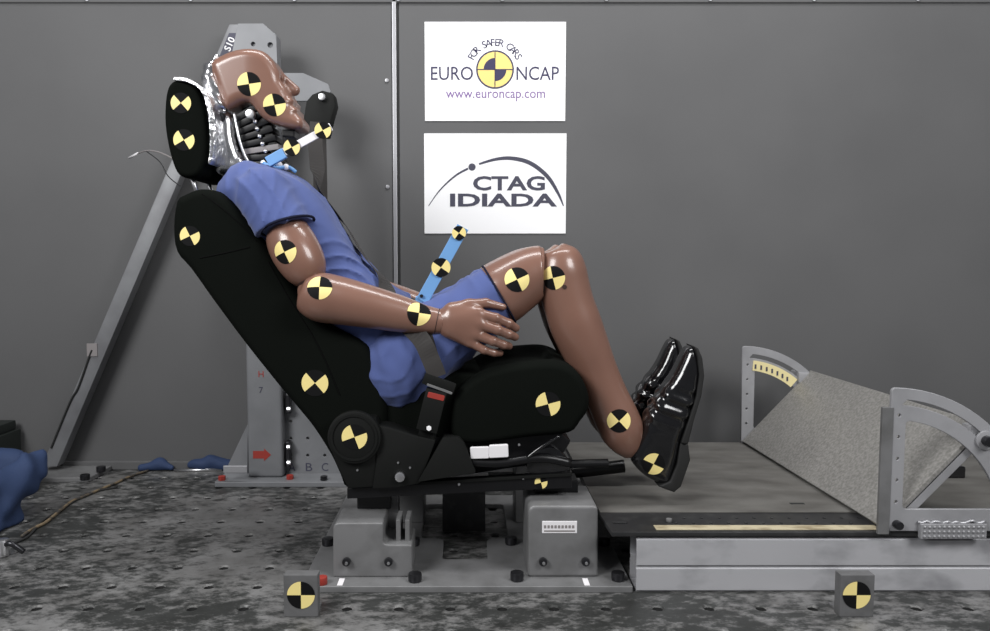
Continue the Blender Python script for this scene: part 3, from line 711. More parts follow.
# --- arms
ua = limb_me([(281, 222, 2.118, 9), (283, 225, 2.115, 16), (286.5, 231.5, 2.11, 21.5), (293, 246, 2.095, 24.5), (302, 262, 2.088, 23.5), (309, 274, 2.086, 19.5), (313, 281, 2.085, 13), (315, 285, 2.085, 5)], 0.95)
fa = limb_me([(298.5, 294, 2.07, 4), (300, 294, 2.07, 11), (304, 295, 2.07, 18), (311, 296, 2.07, 22.5), (322, 297.5, 2.07, 25), (342, 301, 2.078, 24), (370, 307, 2.082, 21.5), (400, 314, 2.088, 18.5), (425, 319.5, 2.09, 14.5), (437, 321.5, 2.09, 13.2), (443, 322, 2.09, 12)], 0.92)
jr = limb_me([(300, 262, 2.085, 8), (309, 277, 2.08, 15), (315, 290, 2.078, 8)], 0.9)
def hand(X, Y, Z):
    def C(p, q, r1, r2, f=1.0): return d_cone(X, Y, Z, W(*p), W(*q), r1, r2, f)
    d = C((436, 321.5, 2.09), (456, 322, 2.082), 0.033, 0.034, 0.72)
    for k, (kn, r) in enumerate((((478, 314, 2.076), .023), ((479, 323, 2.071), .023), ((475, 333, 2.073), .023), ((470, 341, 2.079), .021))):
        d = smin(d, C((452, 316+k*4.5, 2.083), kn, 0.026, r*0.86, 0.85), 0.016)
    d = smin(d, C((452, 310, 2.09), (470, 305, 2.092), 0.021, 0.0165), 0.014)
    fingers = [((478, 314, 2.076), (496, 318, 2.071), (509, 323.5, 2.082), (516, 328, 2.095), .0150, .0128, .0105),
               ((479, 324, 2.071), (498, 330, 2.064), (509, 334.5, 2.075), (515, 337, 2.088), .0150, .0128, .0108),
               ((475, 334, 2.073), (493, 341, 2.064), (504, 345, 2.075), (509, 346, 2.088), .0145, .0124, .0102),
               ((470, 342, 2.079), (484, 350, 2.070), (494, 353, 2.079), (500, 353, 2.090), .0130, .0108, .0092)]
    for a, b, c_, e, r1, r2, r3 in fingers:
        f = C(a, b, r1, r2); f = smin(f, C(b, c_, r2, r2*0.94), 0.004); f = smin(f, C(c_, e, r2*0.92, r3), 0.004)
        d = smin(d, f, 0.0055)
    th = smin(C((468, 305, 2.092), (486, 303, 2.095), .0155, .0132), C((486, 303, 2.095), (503, 307, 2.10), .0128, .0095), 0.004)
    return smin(d, th, 0.007)
a = W(434, 366, 2.05); b = W(524, 290, 2.15)
hd = field_me(hand, (a.x, 2.015, a.z), (b.x, 2.155, b.z), 0.0022)
limbs = {}
for nm, me in (('upper_arm', ua), ('elbow_joint', jr), ('forearm', fa), ('hand', hd)):
    mm = mirror_me(me, YM)
    limbs[nm] = link(nm, me, 'skin_seam' if nm == 'elbow_joint' else 'skin_vinyl', dm, smooth=True)
    if nm != 'elbow_joint': link(nm, mm, 'skin_vinyl', dm, smooth=True)
target(limbs['upper_arm'], 284.5, 252, 12, 160); target(limbs['forearm'], 319.5, 287, 12.5, 135); target(limbs['forearm'], 419, 313, 12, 130)
hem_ring(W(437, 321.5, 2.09), W(450, 324, 2.09)-W(430, 320, 2.09), 0.0348, 0.0322, 0.0011, False, limbs['forearm'], 'skin_seam')
# --- shorts
YL = 2.185
hpC = W(499.5, 294.5, YL); hpn = W(554.5, 262.5, YL)-hpC; hpn.normalize()
def shorts(X, Y, Z):
    Ya = YM-np.abs(Y-YM)
    P = lambda x, y, Y_: np.array(W(x, y, Y_))
    d = d_cone(X, Ya, Z, P(398, 372, YL), P(440, 335, YL), 0.108, 0.100)
    d = smin(d, d_cone(X, Ya, Z, P(440, 335, YL), P(505, 290.5, YL), 0.099, 0.088), 0.03)
    d = smin(d, d_ball(X, Y, Z, W(404, 350, YM), (0.13, 0.185, 0.12)), 0.05)
    rg = lambda ph: (1-np.abs(np.sin(ph)))**2
    d = d-0.0035*rg(X*38-Z*30+Y*24+1.4*np.sin(X*21+Z*15)+1.2*np.sin(Y*27))*np.clip((hpC.x-0.02-X)/0.06, 0, 1)+0.002
    d = d+folds(X, Y, Z, 0.003, ((85, 25, -60, 0.5, 1.6), (60, 40, 70, 1.2, 1.8), (120, -30, 20, 0.3, 1.0)))
    d = np.maximum(d, (X-hpC.x)*hpn.x+(Ya-hpC.y)*hpn.y+(Z-hpC.z)*hpn.z)
    return d
a = W(350, 420, YM); b = W(530, 255, YM)
so = link('shorts', field_me(shorts, (a.x, YM-0.26, a.z), (b.x, YM+0.26, b.z), 0.0052), 'cloth_blue', dm, smooth=True, label='blue cotton shorts')
hem_ring(hpC, hpn, 0.0885, 0.0885, 0.0028, True, so)
# --- legs
thm = limb_me([(478, 309, YL, 12), (484, 304.5, YL, 26), (499, 295, YL, 31.5), (516, 283.5, YL, 30), (528, 276, YL, 28), (536, 272.5, YL, 26.5), (540.5, 272, YL, 25.5), (542, 272, YL, 22), (542.5, 272, YL, 10)], 0.95)
kj = limb_me([(536, 276, YL, 8), (542, 279, YL, 19), (552, 281, YL, 18), (558, 280, YL, 8)], 0.8)
shn = limb_me([(556, 248, YL, 5), (556.5, 249, YL, 13), (557.5, 253, YL, 19), (559.5, 262, YL, 23.5), (561, 272, YL, 25.5), (564, 286, YL, 25.5), (569, 305, YL, 25.5), (576, 325, YL, 26), (585, 347, YL, 24.5), (596, 372, YL, 22), (607, 397, YL, 21.5), (617, 419, YL, 22.5), (623, 433, YL, 21.5), (629, 447, YL, 15), (632, 455, YL, 8)], 0.92)
for nm, me in (('thigh', thm), ('knee_joint', kj), ('shin', shn)):
    mm = mirror_me(me, YM); m = 'skin_seam' if nm == 'knee_joint' else 'skin_vinyl'
    limbs[nm] = link(nm, me, m, dm, smooth=True); link(nm, mm, m, dm, smooth=True)
target(limbs['thigh'], 517, 279.5, 12.5, 160); target(limbs['shin'], 553, 278, 12, 150); target(limbs['shin'], 619, 421, 12, 178)
q = on_surface(bvh_of(limbs['shin']), 564.5, 287, -0.001)
link('knee_bolt', cyl_me(0.006, 0.006, 14, 0, 'Y'), 'skin_seam', limbs['shin'], q)
# --- shoes
up_px = [(630, 458), (634, 445), (641, 430), (645, 415), (650, 403), (658, 391), (671, 374), (680, 356), (685, 347.5), (691, 346), (696, 354), (697, 373), (693, 394), (686, 416), (678, 440), (674, 462), (667, 482), (655, 480), (641, 472)]
upw = smooth_loop(xz(up_px, YL), 3)
toe = W(690, 350, YL); heel = W(655, 472, YL)
def shoe(X, Y, Z):
    t = np.clip((Z-heel.z)/(toe.z-heel.z), 0, 1)
    hw = 0.036+0.013*np.sin(np.clip(t, 0, 1)*math.pi*0.85)
    d = d_slab(X, (Y-YL)/hw*0.045+YL, Z, upw, YL, 0.045, 0.030)
    cr = np.exp(-((t-0.56)/0.13)**2)
    return d+0.0035*cr*np.sin(Z*150+X*60+2*np.sin(Y*60))
a = W(620, 500, YL); b = W(710, 335, YL)
sho = field_me(shoe, (a.x, YL-0.065, a.z), (b.x, YL+0.065, b.z), 0.003)
sole = prism_me(xz([(690, 344.5), (694, 346.5), (698, 356), (700, 374), (697, 394), (690, 417), (684, 441), (677, 440), (685, 416), (692, 394), (695, 373), (693, 355)], YL), YL-0.043, YL+0.043, 0.012, 3)
heelm = prism_me(xz([(677, 440), (685, 441), (687, 457), (678, 483), (671, 489), (655, 483), (667, 478), (674, 461)], YL), YL-0.036, YL+0.036, 0.006, 3)
for mirror in (False, True):
    g = (lambda m: mirror_me(m, YM)) if mirror else (lambda m: m.copy())
    so_ = link('shoe', g(sho), 'leather', dm, smooth=True, label='glossy black leather shoe pointing up')
    link('sole', g(sole), 'rubber', so_, smooth=40); link('heel', g(heelm), 'rubber', so_, smooth=40)
    if not mirror: target(so_, 653.5, 464, 11.5, 110)
# --- head
hp = smooth_loop(xz([(213, 66), (224, 57.5), (238, 52), (252, 50.5), (264, 52.5), (272, 58.5), (278, 68), (281, 75), (283, 82), (288, 90), (291, 97), (295, 101.5), (294, 106), (298.5, 110), (298, 114), (303, 120), (304, 125.5), (301, 129.5), (290, 129), (278, 126), (266, 120.5), (258.5, 112), (252, 104.5), (243, 105), (231, 111.5), (225, 104), (218, 85)], YM-0.035), 2)
hw_ = W(250, 0, YM).x; fx = W(298, 0, YM).x
def head(X, Y, Z):
    t = np.clip((X-hw_)/(fx-hw_), 0, 1)
    t = t*t*(3-2*t)
    hw = 0.078-0.013*t
    d = d_slab(X, (Y-YM)/hw*0.078+YM, Z, hp, YM, 0.078, 0.028)
    Ya = YM-np.abs(Y-YM)
    P = lambda x, y, Y_: np.array(W(x, y, Y_))
    d = smin(d, d_cone(X, Y, Z, P(281, 76, YM), P(295.5, 90, YM), 0.010, 0.0125), 0.012)
    d = smin(d, d_cone(X, Y, Z, P(284, 92, YM), P(295, 91.5, YM), 0.014, 0.011), 0.008)
    d = smin(d, d_cone(X, Ya, Z, P(275, 71, YM-0.012), P(272, 76, YM-0.040), 0.008, 0.008), 0.012)
    d = smin(d, d_cone(X, Ya, Z, P(295, 102, YM), P(290, 105, YM-0.022), 0.0055, 0.004), 0.006)
    d = smin(d, d_cone(X, Ya, Z, P(297, 109.5, YM), P(292, 111.5, YM-0.020), 0.0055, 0.004), 0.006)
    d = -smin(-d, d_ball(X, Ya, Z, W(283.5, 81, YM-0.031), (0.013, 0.015, 0.010)), 0.008)
    return d
a = W(205, 137, YM); b = W(312, 43, YM)
head_o = link('head', field_me(head, (a.x, YM-0.1, a.z), (b.x, YM+0.1, b.z), 0.0030), 'skin_vinyl', dm, smooth=True, label='brown vinyl dummy head tilted back')
target(head_o, 249, 84, 11.5, 144); target(head_o, 274.5, 105, 11, 147)
cp = smooth_loop(xz([(207, 72), (214, 64), (224, 58), (226, 80), (234, 108), (224, 116), (213, 108), (207, 92)], YM), 3)
def cap(X, Y, Z): return d_slab(X, Y, Z, cp, YM, 0.070, 0.035)+0.0025*np.sin(X*90+Z*140+Y*60)
a = W(198, 122, YM); b = W(242, 50, YM)
link('skull_cap', field_me(cap, (a.x, YM-0.1, a.z), (b.x, YM+0.1, b.z), 0.004), 'chrome', dm, smooth=True, label='silver metal skull cap')
sc_ = smooth_loop(xz([(214, 108), (228, 112), (238, 120), (240, 138), (246, 158), (254, 168), (238, 178), (218, 172), (214, 150), (218, 128)], YM), 3)
def shroud(X, Y, Z): return d_slab(X, Y, Z, sc_, YM, 0.060, 0.030)
a = W(205, 188, YM); b = W(262, 100, YM)
shr = link('neck_shroud', field_me(shroud, (a.x, YM-0.09, a.z), (b.x, YM+0.09, b.z), 0.004), 'chrome', dm, smooth=True, label='shiny curved shroud behind the neck')
link('shroud_edge', tube_me([W(234, 113, 2.222), W(237, 128, 2.216), W(240, 142, 2.216), (W(246, 158, 2.22)), W(254, 168, 2.225)], 0.004, 10), 'bright_steel', shr, smooth=True)
q = W(221, 117, 2.215); link('shroud_screw', cyl_me(0.012, 0.01, 20, 0.002, 'Y'), 'bolt_steel', shr, (q.x, 2.219, q.z), smooth=40)
# neck vertebrae
for k in range(8):
    t = k/7; cx = 252+20*t-2*math.sin(t*3); cy = 114+52*t; dx = 19-2*t; ang = -(0.55-0.55*t)
    ux, uy = math.cos(ang), math.sin(ang)
    pts = [(cx-ux*dx-uy*-2.7, cy-uy*dx-2.7), (cx+ux*dx-uy*-2.7, cy+uy*dx-2.7), (cx+ux*dx+uy*-2.7, cy+uy*dx+2.7), (cx-ux*dx+uy*-2.7, cy-uy*dx+2.7)]
    vt = link('vertebra', prism_me(xz(pts, YM), YM-0.042, YM+0.042, 0.0015), 'cable_grey' if k == 5 else 'neck_black', dm, smooth=40)
    q = W(cx+1, cy, YM-0.045); link('vertebra_pin', sphere_me(0.0065 if k else 0.0), 'bright_steel', vt, q, smooth=True) if k else None
    for s in (-0.62, 0.62):
        q = W(cx+ux*dx*s, cy+uy*dx*s+3, YM-0.03); link('bumper', box_me(q.x-0.011, q.x+0.011, YM-0.036, YM+0.036, q.z-0.005, q.z+0.005, 0.001), 'rubber', vt)
link('neck_core', tube_me([W(250, 108, YM), W(260, 135, YM), W(274, 172, YM)], 0.024, 16), 'neck_black', dm, smooth=True)
q = W(250, 114, 2.215); link('occipital_pin', cyl_me(0.013, 0.02, 24, 0.004, 'Y'), 'bright_steel', dm, (q.x, 2.222, q.z), smooth=40)
link('chin_bumper', prism_me(xz([(284, 131), (297, 131), (297, 139), (284, 138)], YM), YM-0.03, YM+0.03, 0.004), 'neck_black', dm)
for x, y, r in ((263, 163, .009), (270, 160, .008), (279, 165, .010), (286, 167, .009), (276, 170, .009)):
    link('cable_connector', sphere_me(r), 'label_white' if x > 275 else 'bright_steel', dm, W(x, y, 2.22), smooth=True)
link('neck_cable', tube_me([W(263, 163, 2.215), W(276, 168, 2.21), W(288, 167, 2.22), W(296, 172, 2.23)], 0.005, 10), 'bar_blue', dm, smooth=True)
# pointers
def stick(name, p, q, w, Y, m, tg):
    d = (Vector(q)-Vector(p)).normalized(); n = Vector((-d.y, d.x))*w/2
    return [(p[0]+n.x, p[1]+n.y), (q[0]+n.x, q[1]+n.y), (q[0]-n.x, q[1]-n.y), (p[0]-n.x, p[1]-n.y)]
def stick_target(parent, x, y, rpx, ang, Y):
    c = W(x, y, Y); r = rpx*Y/F
    d = link('target_marker', cyl_me(r, 0.003, 32, 0, 'Y'), 'target_black', parent, (c.x, Y-0.0015, c.z))
    me = join_me([sector_me(c.x, c.z, r, ang-45, ang+45, Y-0.0036, 10), sector_me(c.x, c.z, r, ang+135, ang+225, Y-0.0036, 10)])
    link('target_quarters', me, 'target_yellow', parent)
n1 = link('neck_pointer', prism_me(xz(stick('', (284, 152), (331, 126.5), 8, 0, 0, 0), 2.19), 2.19, 2.197, 0.001), 'label_white', dm, label='white pointer stick with two round targets at the neck')
link('pointer_block', prism_me(xz(stick('', (267, 162), (284, 152.5), 10.5, 0, 0, 0), 2.185), 2.185, 2.202, 0.002), 'bar_blue', n1)
stick_target(n1, 292, 147.5, 8.2, 162, 2.188); stick_target(n1, 323, 130.5, 8.2, 162, 2.188)
Yp = 2.16
n2 = link('pelvis_pointer', prism_me(xz(stick('', (422, 301), (463, 227), 12.5, 0, 0, 0), Yp), Yp, Yp+0.006, 0.001), 'bar_blue', dm, label='flat blue pointer bar rising from the lap')
stick_target(n2, 441, 267.5, 9.5, 190, Yp-0.002); stick_target(n2, 459, 233, 7, 190, Yp-0.002)
q = W(421.5, 296, Yp-0.004); link('pointer_screw', cyl_me(0.005, 0.006, 12, 0.001, 'Y'), 'bolt_steel', n2, q, smooth=40)
link('pointer_mount', prism_me(xz([(416, 296), (432, 296), (436, 318), (414, 318)], Yp+0.02), Yp+0.005, Yp+0.03, 0.003), 'bar_blue', n2)

# ============================================================ SEAT BELT
bb = thing('seat_belt', 'dark grey seat belt crossing the dummy chest to a buckle at the hip', 'seat belt', W(440, 384, 2.05))
tv = bvh_of(shirt_o)
def chest(px, py, Y):
    p = W(px, py, Y); h = tv.find_nearest(p); return h[0]+h[1]*0.009, h[1]
path, nr = [], []
pts3 = [W(317, 122, 2.84), W(315, 140, 2.70), W(317, 163, 2.56)]
acr = [Vector((1, 0.2, 0)), Vector((1, 0.3, 0)), Vector((.8, .6, .1))]
body = [(322, 190, 2.40), (345, 226, 2.35), (366, 258, 2.27), (384, 279, 2.19), (400, 299, 2.13), (411, 319, 2.10)]
prev = None
for i, b_ in enumerate(body):
    p, n = chest(*b_); path.append(p); nr.append(n)
dirs = [(path[min(i+1, len(path)-1)]-path[max(i-1, 0)]).normalized() for i in range(len(path))]
acr += [d.cross(n).normalized() for d, n in zip(dirs, nr)]
for i in range(1, len(acr)):
    if acr[i].dot(acr[i-1]) < 0: acr[i] = -acr[i]
full = pts3+path+[W(420, 338, 2.062), W(431, 360, 2.048), W(437.5, 377, 2.045)]
e = Vector((W(446, 0, 2.05).x-W(424, 0, 2.05).x, 0, 0.03)).normalized()
if e.dot(acr[-1]) < 0: e = -e
acr += [e, e, e]
link('shoulder_strap', strap_me(full, acr, 0.048), 'webbing', bb)
link('retractor_strap', strap_me([W(319, 130, 2.86), W(320, 170, 2.86), W(321, 230, 2.86), W(321, 260, 2.86), W(321, 300, 2.87)], [Vector((1, 0, 0))]*5, 0.050), 'webbing', bb)
sb = bvh_of(so)
lp, ln = [], []
for x, y, Y in ((436, 374, 2.05), (428, 350, 2.075), (424, 322, 2.12), (424, 308, 2.20), (424, 305, 2.28), (422, 306, 2.36), (420, 318, 2.44), (416, 345, 2.50)):
    p = W(x, y, Y); h = sb.find_nearest(p); lp.append(p if Y < 2.06 else h[0]+h[1]*0.006)
lap_acr = [Vector((1, 0, .3))]*2+[Vector((1, 0, -.3))]*6
link('lap_strap', strap_me(lp, lap_acr, 0.046), 'webbing', bb)
def obox(cx, cy, w, h, ang, Y, t, bev=0.003):
    u = Vector((math.cos(R(ang)), math.sin(R(ang)))); v = Vector((-u.y, u.x))
    P = [(cx+u.x*a*w/2+v.x*b*h/2, cy+u.y*a*w/2+v.y*b*h/2) for a, b in ((-1, -1), (1, -1), (1, 1), (-1, 1))]
    return prism_me(fillet(xz(P, Y), 0.003, 3), Y, Y+t, bev)
tg = link('tongue', obox(439, 384, 33, 11, 20, 2.036, 0.014), 'plastic_black', bb, smooth=40)
link('tongue_edge', obox(439.5, 389, 27, 2.4, 20, 2.034, 0.01, 0.001), 'mount_paint', tg)
bkl = link('buckle', obox(431.5, 411, 21, 42, 14, 2.034, 0.030, 0.006), 'plastic_black', bb, smooth=40)
link('release_button', obox(436, 396.5, 17, 5.5, 14, 2.0325, 0.02, 0.002), 'red_paint', bkl)
q = W(429, 428, 2.036); link('buckle_rivet', cyl_me(0.007, 0.006, 6, 0.001, 'Y'), 'paper_white', bkl, (q.x, 2.033, q.z))
link('buckle_stalk', obox(426, 437, 16, 26, 14, 2.058, 0.012), 'plastic_black', bb)

# ============================================================ SLED PLATFORM AND FOOTREST
YBm = WZ(700, 592).y
xb0 = WZ(636, 592).x
zb1 = W(700, 567, YBm).z; zb2 = W(700, 538.5, YBm).z
for k, (za, zb, lb) in enumerate(((0.0, zb1-0.001, 'grey steel beam lying on the perforated floor below another beam'), (zb1, zb2, 'grey steel beam stacked on a lower beam, right under the platform'))):
    t = thing('steel_beam', lb, 'beam', ((xb0+2.4)/2, YBm+0.04, za), 'steel beams under the platform')
    th = 0.006
    outer = [(YBm, za), (YBm+0.08, za), (YBm+0.08, zb), (YBm, zb)]
    bm = bmesh.new()
    def ringv(x, d): return [bm.verts.new((x, YBm+d, za+d)), bm.verts.new((x, YBm+0.08-d, za+d)), bm.verts.new((x, YBm+0.08-d, zb-d)), bm.verts.new((x, YBm+d, zb-d))]
    A, B, Ci, Di = ringv(xb0, 0), ringv(2.4, 0), ringv(xb0, th), ringv(xb0+0.3, th)
    for i in range(4):
        j = (i+1) % 4; bm.faces.new((A[i], A[j], B[j], B[i])); bm.faces.new((A[i], Ci[i], Ci[j], A[j])); bm.faces.new((Ci[i], Di[i], Di[j], Ci[j]))
    bm.faces.new(B); bm.faces.new(Di)
    bmesh.ops.recalc_face_normals(bm, faces=bm.faces)
    es = [e_ for e_ in bm.edges if abs(e_.verts[0].co.x-e_.verts[1].co.x) > 1.0]
    bmesh.ops.bevel(bm, geom=es, offset=0.005, segments=3, affect='EDGES')
    link('tube', me_of(bm), 'steel_beam', t, smooth=40)
    if k: 
        q = W(677, 538, YBm); link('levelling_pad', cyl_me(0.03, 0.006, 24, 0.001), 'bead_metal', t, (q.x, YBm+0.04, zb2+0.003), smooth=40)
zpf = zb2+0.006; zpt = zpf+0.012
pf = thing('platform', 'wide dark steel foot platform resting on the stacked beams', 'platform', (1.3, 2.5, zpf))
ynear = WZ(700, 532, zpt).y; yst = WZ(700, 513, zpt).y; yfar = 2.905
xa, xb_ = WZ(612, 532, zpt).x, WZ(599, 513, zpt).x
outl = [(xa, ynear), (2.4, ynear), (2.4, yfar), (xb_, yfar), (xb_, yst)]
q = WZ(620, 523, zpt); sl = [(q.x+dx, q.y+dy) for dx, dy in fillet([(-0.02, -0.007), (0.02, -0.007), (0.02, 0.007), (-0.02, 0.007)], 0.0065, 3)]
holes = []
for k in range(11):
    for r_ in range(2):
        h = WZ(676+k*17.5+r_*8, 523-r_*5, zpt); holes.append([(h.x+a_, h.y+b_) for a_, b_ in circ(0, 0, 0.005, 8)])
cu = bpy.data.curves.new('c', 'CURVE'); cu.dimensions = '2D'; cu.fill_mode = 'BOTH'; cu.extrude = 0.005; cu.bevel_depth = 0.001; cu.offset = -0.001
for lp_ in [outl, sl]+holes:
    s = cu.splines.new('POLY'); s.points.add(len(lp_)-1); s.use_cyclic_u = True
    for p, (x, y) in zip(s.points, lp_): p.co = (x, y, 0, 1)
me = eval_mesh(cu); me.transform(Matrix.Translation((0, 0, zpt-0.006))); link('deck_plate', me, 'black_steel', pf)
link('deck_board', box_me(xb_+0.002, 2.4, yst, yfar, zpt, zpt+0.004, 0.001), 'platform_board', pf)
ra, rb = WZ(655, 528, zpt), WZ(878, 528, zpt)
link('ruler_tape', box_me(ra.x, rb.x, WZ(700, 530, zpt).y, WZ(700, 525.5, zpt).y, zpt, zpt+0.0012), 'ruler_beige', pf, label='dirty beige ruler tape')
q = WZ(669, 522, zpt); link('bolt', cyl_me(0.008, 0.010, 16, 0.003), 'mount_paint', pf, (q.x, q.y, zpt+0.005), smooth=40)
q = WZ(797, 505, zpt); link('slot', box_me(q.x-0.02, q.x+0.02, q.y-0.006, q.y+0.006, zpt+0.003, zpt+0.0046), 'dark_gap', pf)

Y1, Y2 = ynear-0.011, 2.888
fr = thing('footrest', 'grey adjustable footrest with tilted toe board between two quarter circle brackets', 'footrest', (1.2, 2.5, zpt))
def bracket(Y, px_, py_, near):
    c = W(px_, py_, Y); X0, Z0 = c.x, (c.z if near else zpt+0.004); bw = 0.034 if near else 0.044; k = 2.045/F
    Rr = 0.364; ri = 0.284; pol = lambda r_, a_: (X0+r_*math.cos(R(a_)), Z0+r_*math.sin(R(a_)))
    outer = [(X0, Z0), (X0+Rr, Z0)]+[pol(Rr, a_) for a_ in range(2, 88, 4)]+fillet([pol(Rr, 88.5), (X0-0.004, Z0+Rr), (X0-0.004, Z0+Rr-0.05)], [0, .012, 0], 4)
    win = fillet([(X0+bw, Z0+0.056)]+[(X0+math.sqrt(ri**2-0.056**2), Z0+0.056)]+[pol(ri, a_) for a_ in range(14, 82, 4)]+[(X0+bw, Z0+math.sqrt(ri**2-bw**2))], [0.012, 0.004]+[0]*17+[0.012], 4)
    rs0, rs1 = 0.321, 0.336
    slot = [pol(rs1, a_) for a_ in range(24, 88, 4)]+[pol(rs0, a_) for a_ in range(86, 22, -4)]
    hl = [circ(X0+0.017, Z0+0.075+0.055*i, 0.0042, 10) for i in range(5)]
    t_ = 0.010
    o = link('side_bracket', plate_me([outer, win, slot]+hl, Y, Y+t_, 0.001), 'grey_paint', fr)
    a_ = pol(0.3285, 45); yy = Y-0.006
    if not near: Y = Y+0.018; t_ = -0.03
    link('clamp_washer', cyl_me(0.024, 0.006, 24, 0.001, 'Y'), 'grey_paint', o, (a_[0], Y-0.003, a_[1]), smooth=40)
    link('clamp_bolt', cyl_me(0.013, 0.022, 20, 0.003, 'Y'), 'bolt_steel', o, (a_[0], Y-0.012, a_[1]), smooth=40)
    link('clamp_ear', box_me(a_[0]-0.03, a_[0]+0.015, Y+t_, Y+0.05, a_[1]-0.005, a_[1]+0.035, 0.006), 'grey_paint', o, smooth=40)
    if near:
        link('angle_flange', box_me(X0-0.026, X0+0.002, Y-0.002, Y+0.008, Z0-0.008, Z0+0.315, 0.001), 'mount_paint', o)
        link('pivot_bolt', cyl_me(0.011, 0.02, 16, 0.003, 'Y'), 'bolt_steel', o, (X0+0.02, Y-0.008, Z0+0.018), smooth=40)
        lp0 = box_me(X0+0.075, X0+0.24, Y-0.014, Y, Z0-0.016, Z0+0.022, 0.002)
        lpo = link('number_plate', lp0, 'grey_paint', o, label='embossed grey plate with rows of dots')
        dot = sphere_me(0.0038, 8)
        for r_ in range(3):
            for i in range(13): link('stud', dot, 'grey_paint', o, (X0+0.084+i*0.0122, Y-0.0145, Z0-0.009+r_*0.012), smooth=True)
        link('weld_bead', tube_me([(X0+0.072+0.0105*i, Y-0.004-0.002*(i % 2), Z0+0.026+random.uniform(-.004, .004)) for i in range(17)], 0.0036, 8, 2), 'bead_metal', o, smooth=True)
    else:
        Y = Y-0.018
        sec = [pol(0.313, a_) for a_ in range(50, 84, 3)]+[pol(0.276, a_) for a_ in range(83, 49, -3)]
        sca = link('angle_scale', plate_me([sec], Y-0.003, Y+0.001), 'scale_cream', o, label='yellow protractor scale')
        for i in range(7):
            p = pol(0.292, 56+i*4.2); link('scale_mark', box_me(p[0]-0.003, p[0]+0.003, Y-0.0045, Y-0.002, p[1]-0.008, p[1]+0.008), 'ink_slate', sca)
    return X0, Z0
Xn, Zn = bracket(Y1, 888, 531, True)
Xf, Zf = bracket(Y2, 741, 447, False)
d = Vector((math.cos(R(47)), math.sin(R(47)))); n_ = Vector((-d.y, d.x)); L = 0.362
bm = bmesh.new(); vv = []
for X0, Z0, Y in ((Xn-0.012, zpt+0.014, Y1+0.012), (Xf+0.002, zpt+0.014, Y2-0.002)):
    o = Vector((X0, Z0)); vv.append([bm.verts.new((p.x, Y, p.y)) for p in (o, o+d*L, o+d*L-n_*0.012, o-n_*0.012)])
for i in range(4): bm.faces.new((vv[0][i], vv[0][(i+1) % 4], vv[1][(i+1) % 4], vv[1][i]))
bm.faces.new(vv[0]); bm.faces.new(vv[1]); bmesh.ops.recalc_face_normals(bm, faces=bm.faces); bevel_bm(bm, 0.002)
link('toe_board', me_of(bm), 'galvanised', fr, label='tilted grey speckled toe board')
for X0, Z0, Y in ((Xn, Zn, Y1+0.014), (Xf, Zf, Y2-0.03)):
    o = Vector((X0-0.006, zpt+0.014)); p = [o+d*0.03-n_*0.012, o+d*L-n_*0.012, o+d*L-n_*0.032, o+d*0.03-n_*0.032]
    link('edge_rib', prism_me([(q_.x, q_.y) for q_ in p], Y, Y+0.02, 0.001), 'grey_paint', fr)
link('back_stay', tube_me([(Xn+0.10, 2.3, zpt+0.02), (Xn+0.36, 2.62, zpt+0.02)], 0.018, 4, 1), 'grey_paint', fr)
link('rear_bar', tube_me([(Xf+0.30, 2.88, zpt+0.03), (2.3, 2.90, zpt+0.03)], 0.02, 8, 1), 'grey_paint', fr, smooth=40)
kn = thing('hand_clamp', 'loose black clamp lying on the platform behind the footrest', 'clamp', (Xn+0.42, 2.45, zpt+0.004))
link('handle', tube_me([(Xn+0.32, 2.47, zpt+0.02), (Xn+0.37, 2.45, zpt+0.035), (Xn+0.45, 2.44, zpt+0.02)], [0.012, 0.016, 0.012], 10), 'leather', kn, smooth=True)
link('jaw', prism_me([(Xn+0.40, zpt+0.004), (Xn+0.50, zpt+0.004), (Xn+0.50, zpt+0.04), (Xn+0.44, zpt+0.05), (Xn+0.41, zpt+0.02)], 2.42, 2.46, 0.005), 'leather', kn)

# ============================================================ FLOOR TARGET BLOCKS
for x, lb in ((301, 'small grey block with round yellow and black target beside the seat mount'), (856.5, 'small grey block with round yellow and black target before the beams')):
    yb_ = WZ(x, 617).y; a = WZ(x-17, 617); b = WZ(x+17, 617); hgt = W(x, 575, yb_).z
    t = thing('target_block', lb, 'target block', ((a.x+b.x)/2, yb_+0.012, 0), 'target blocks on the floor')
    bd = link('block', prism_me([(a.x, 0), (b.x, 0), (b.x, hgt), (a.x, hgt)], yb_, yb_+0.03, 0.002), 'block_grey', t)
    ft = link('foot', box_me(a.x+0.004, b.x-0.004, yb_+0.03, yb_+0.07, 0, 0.006, 0.001), 'block_grey', t)
    c = W(x, 595, yb_); r = 14.3*yb_/F
    target(bd, x, 595, 14.3, 135)

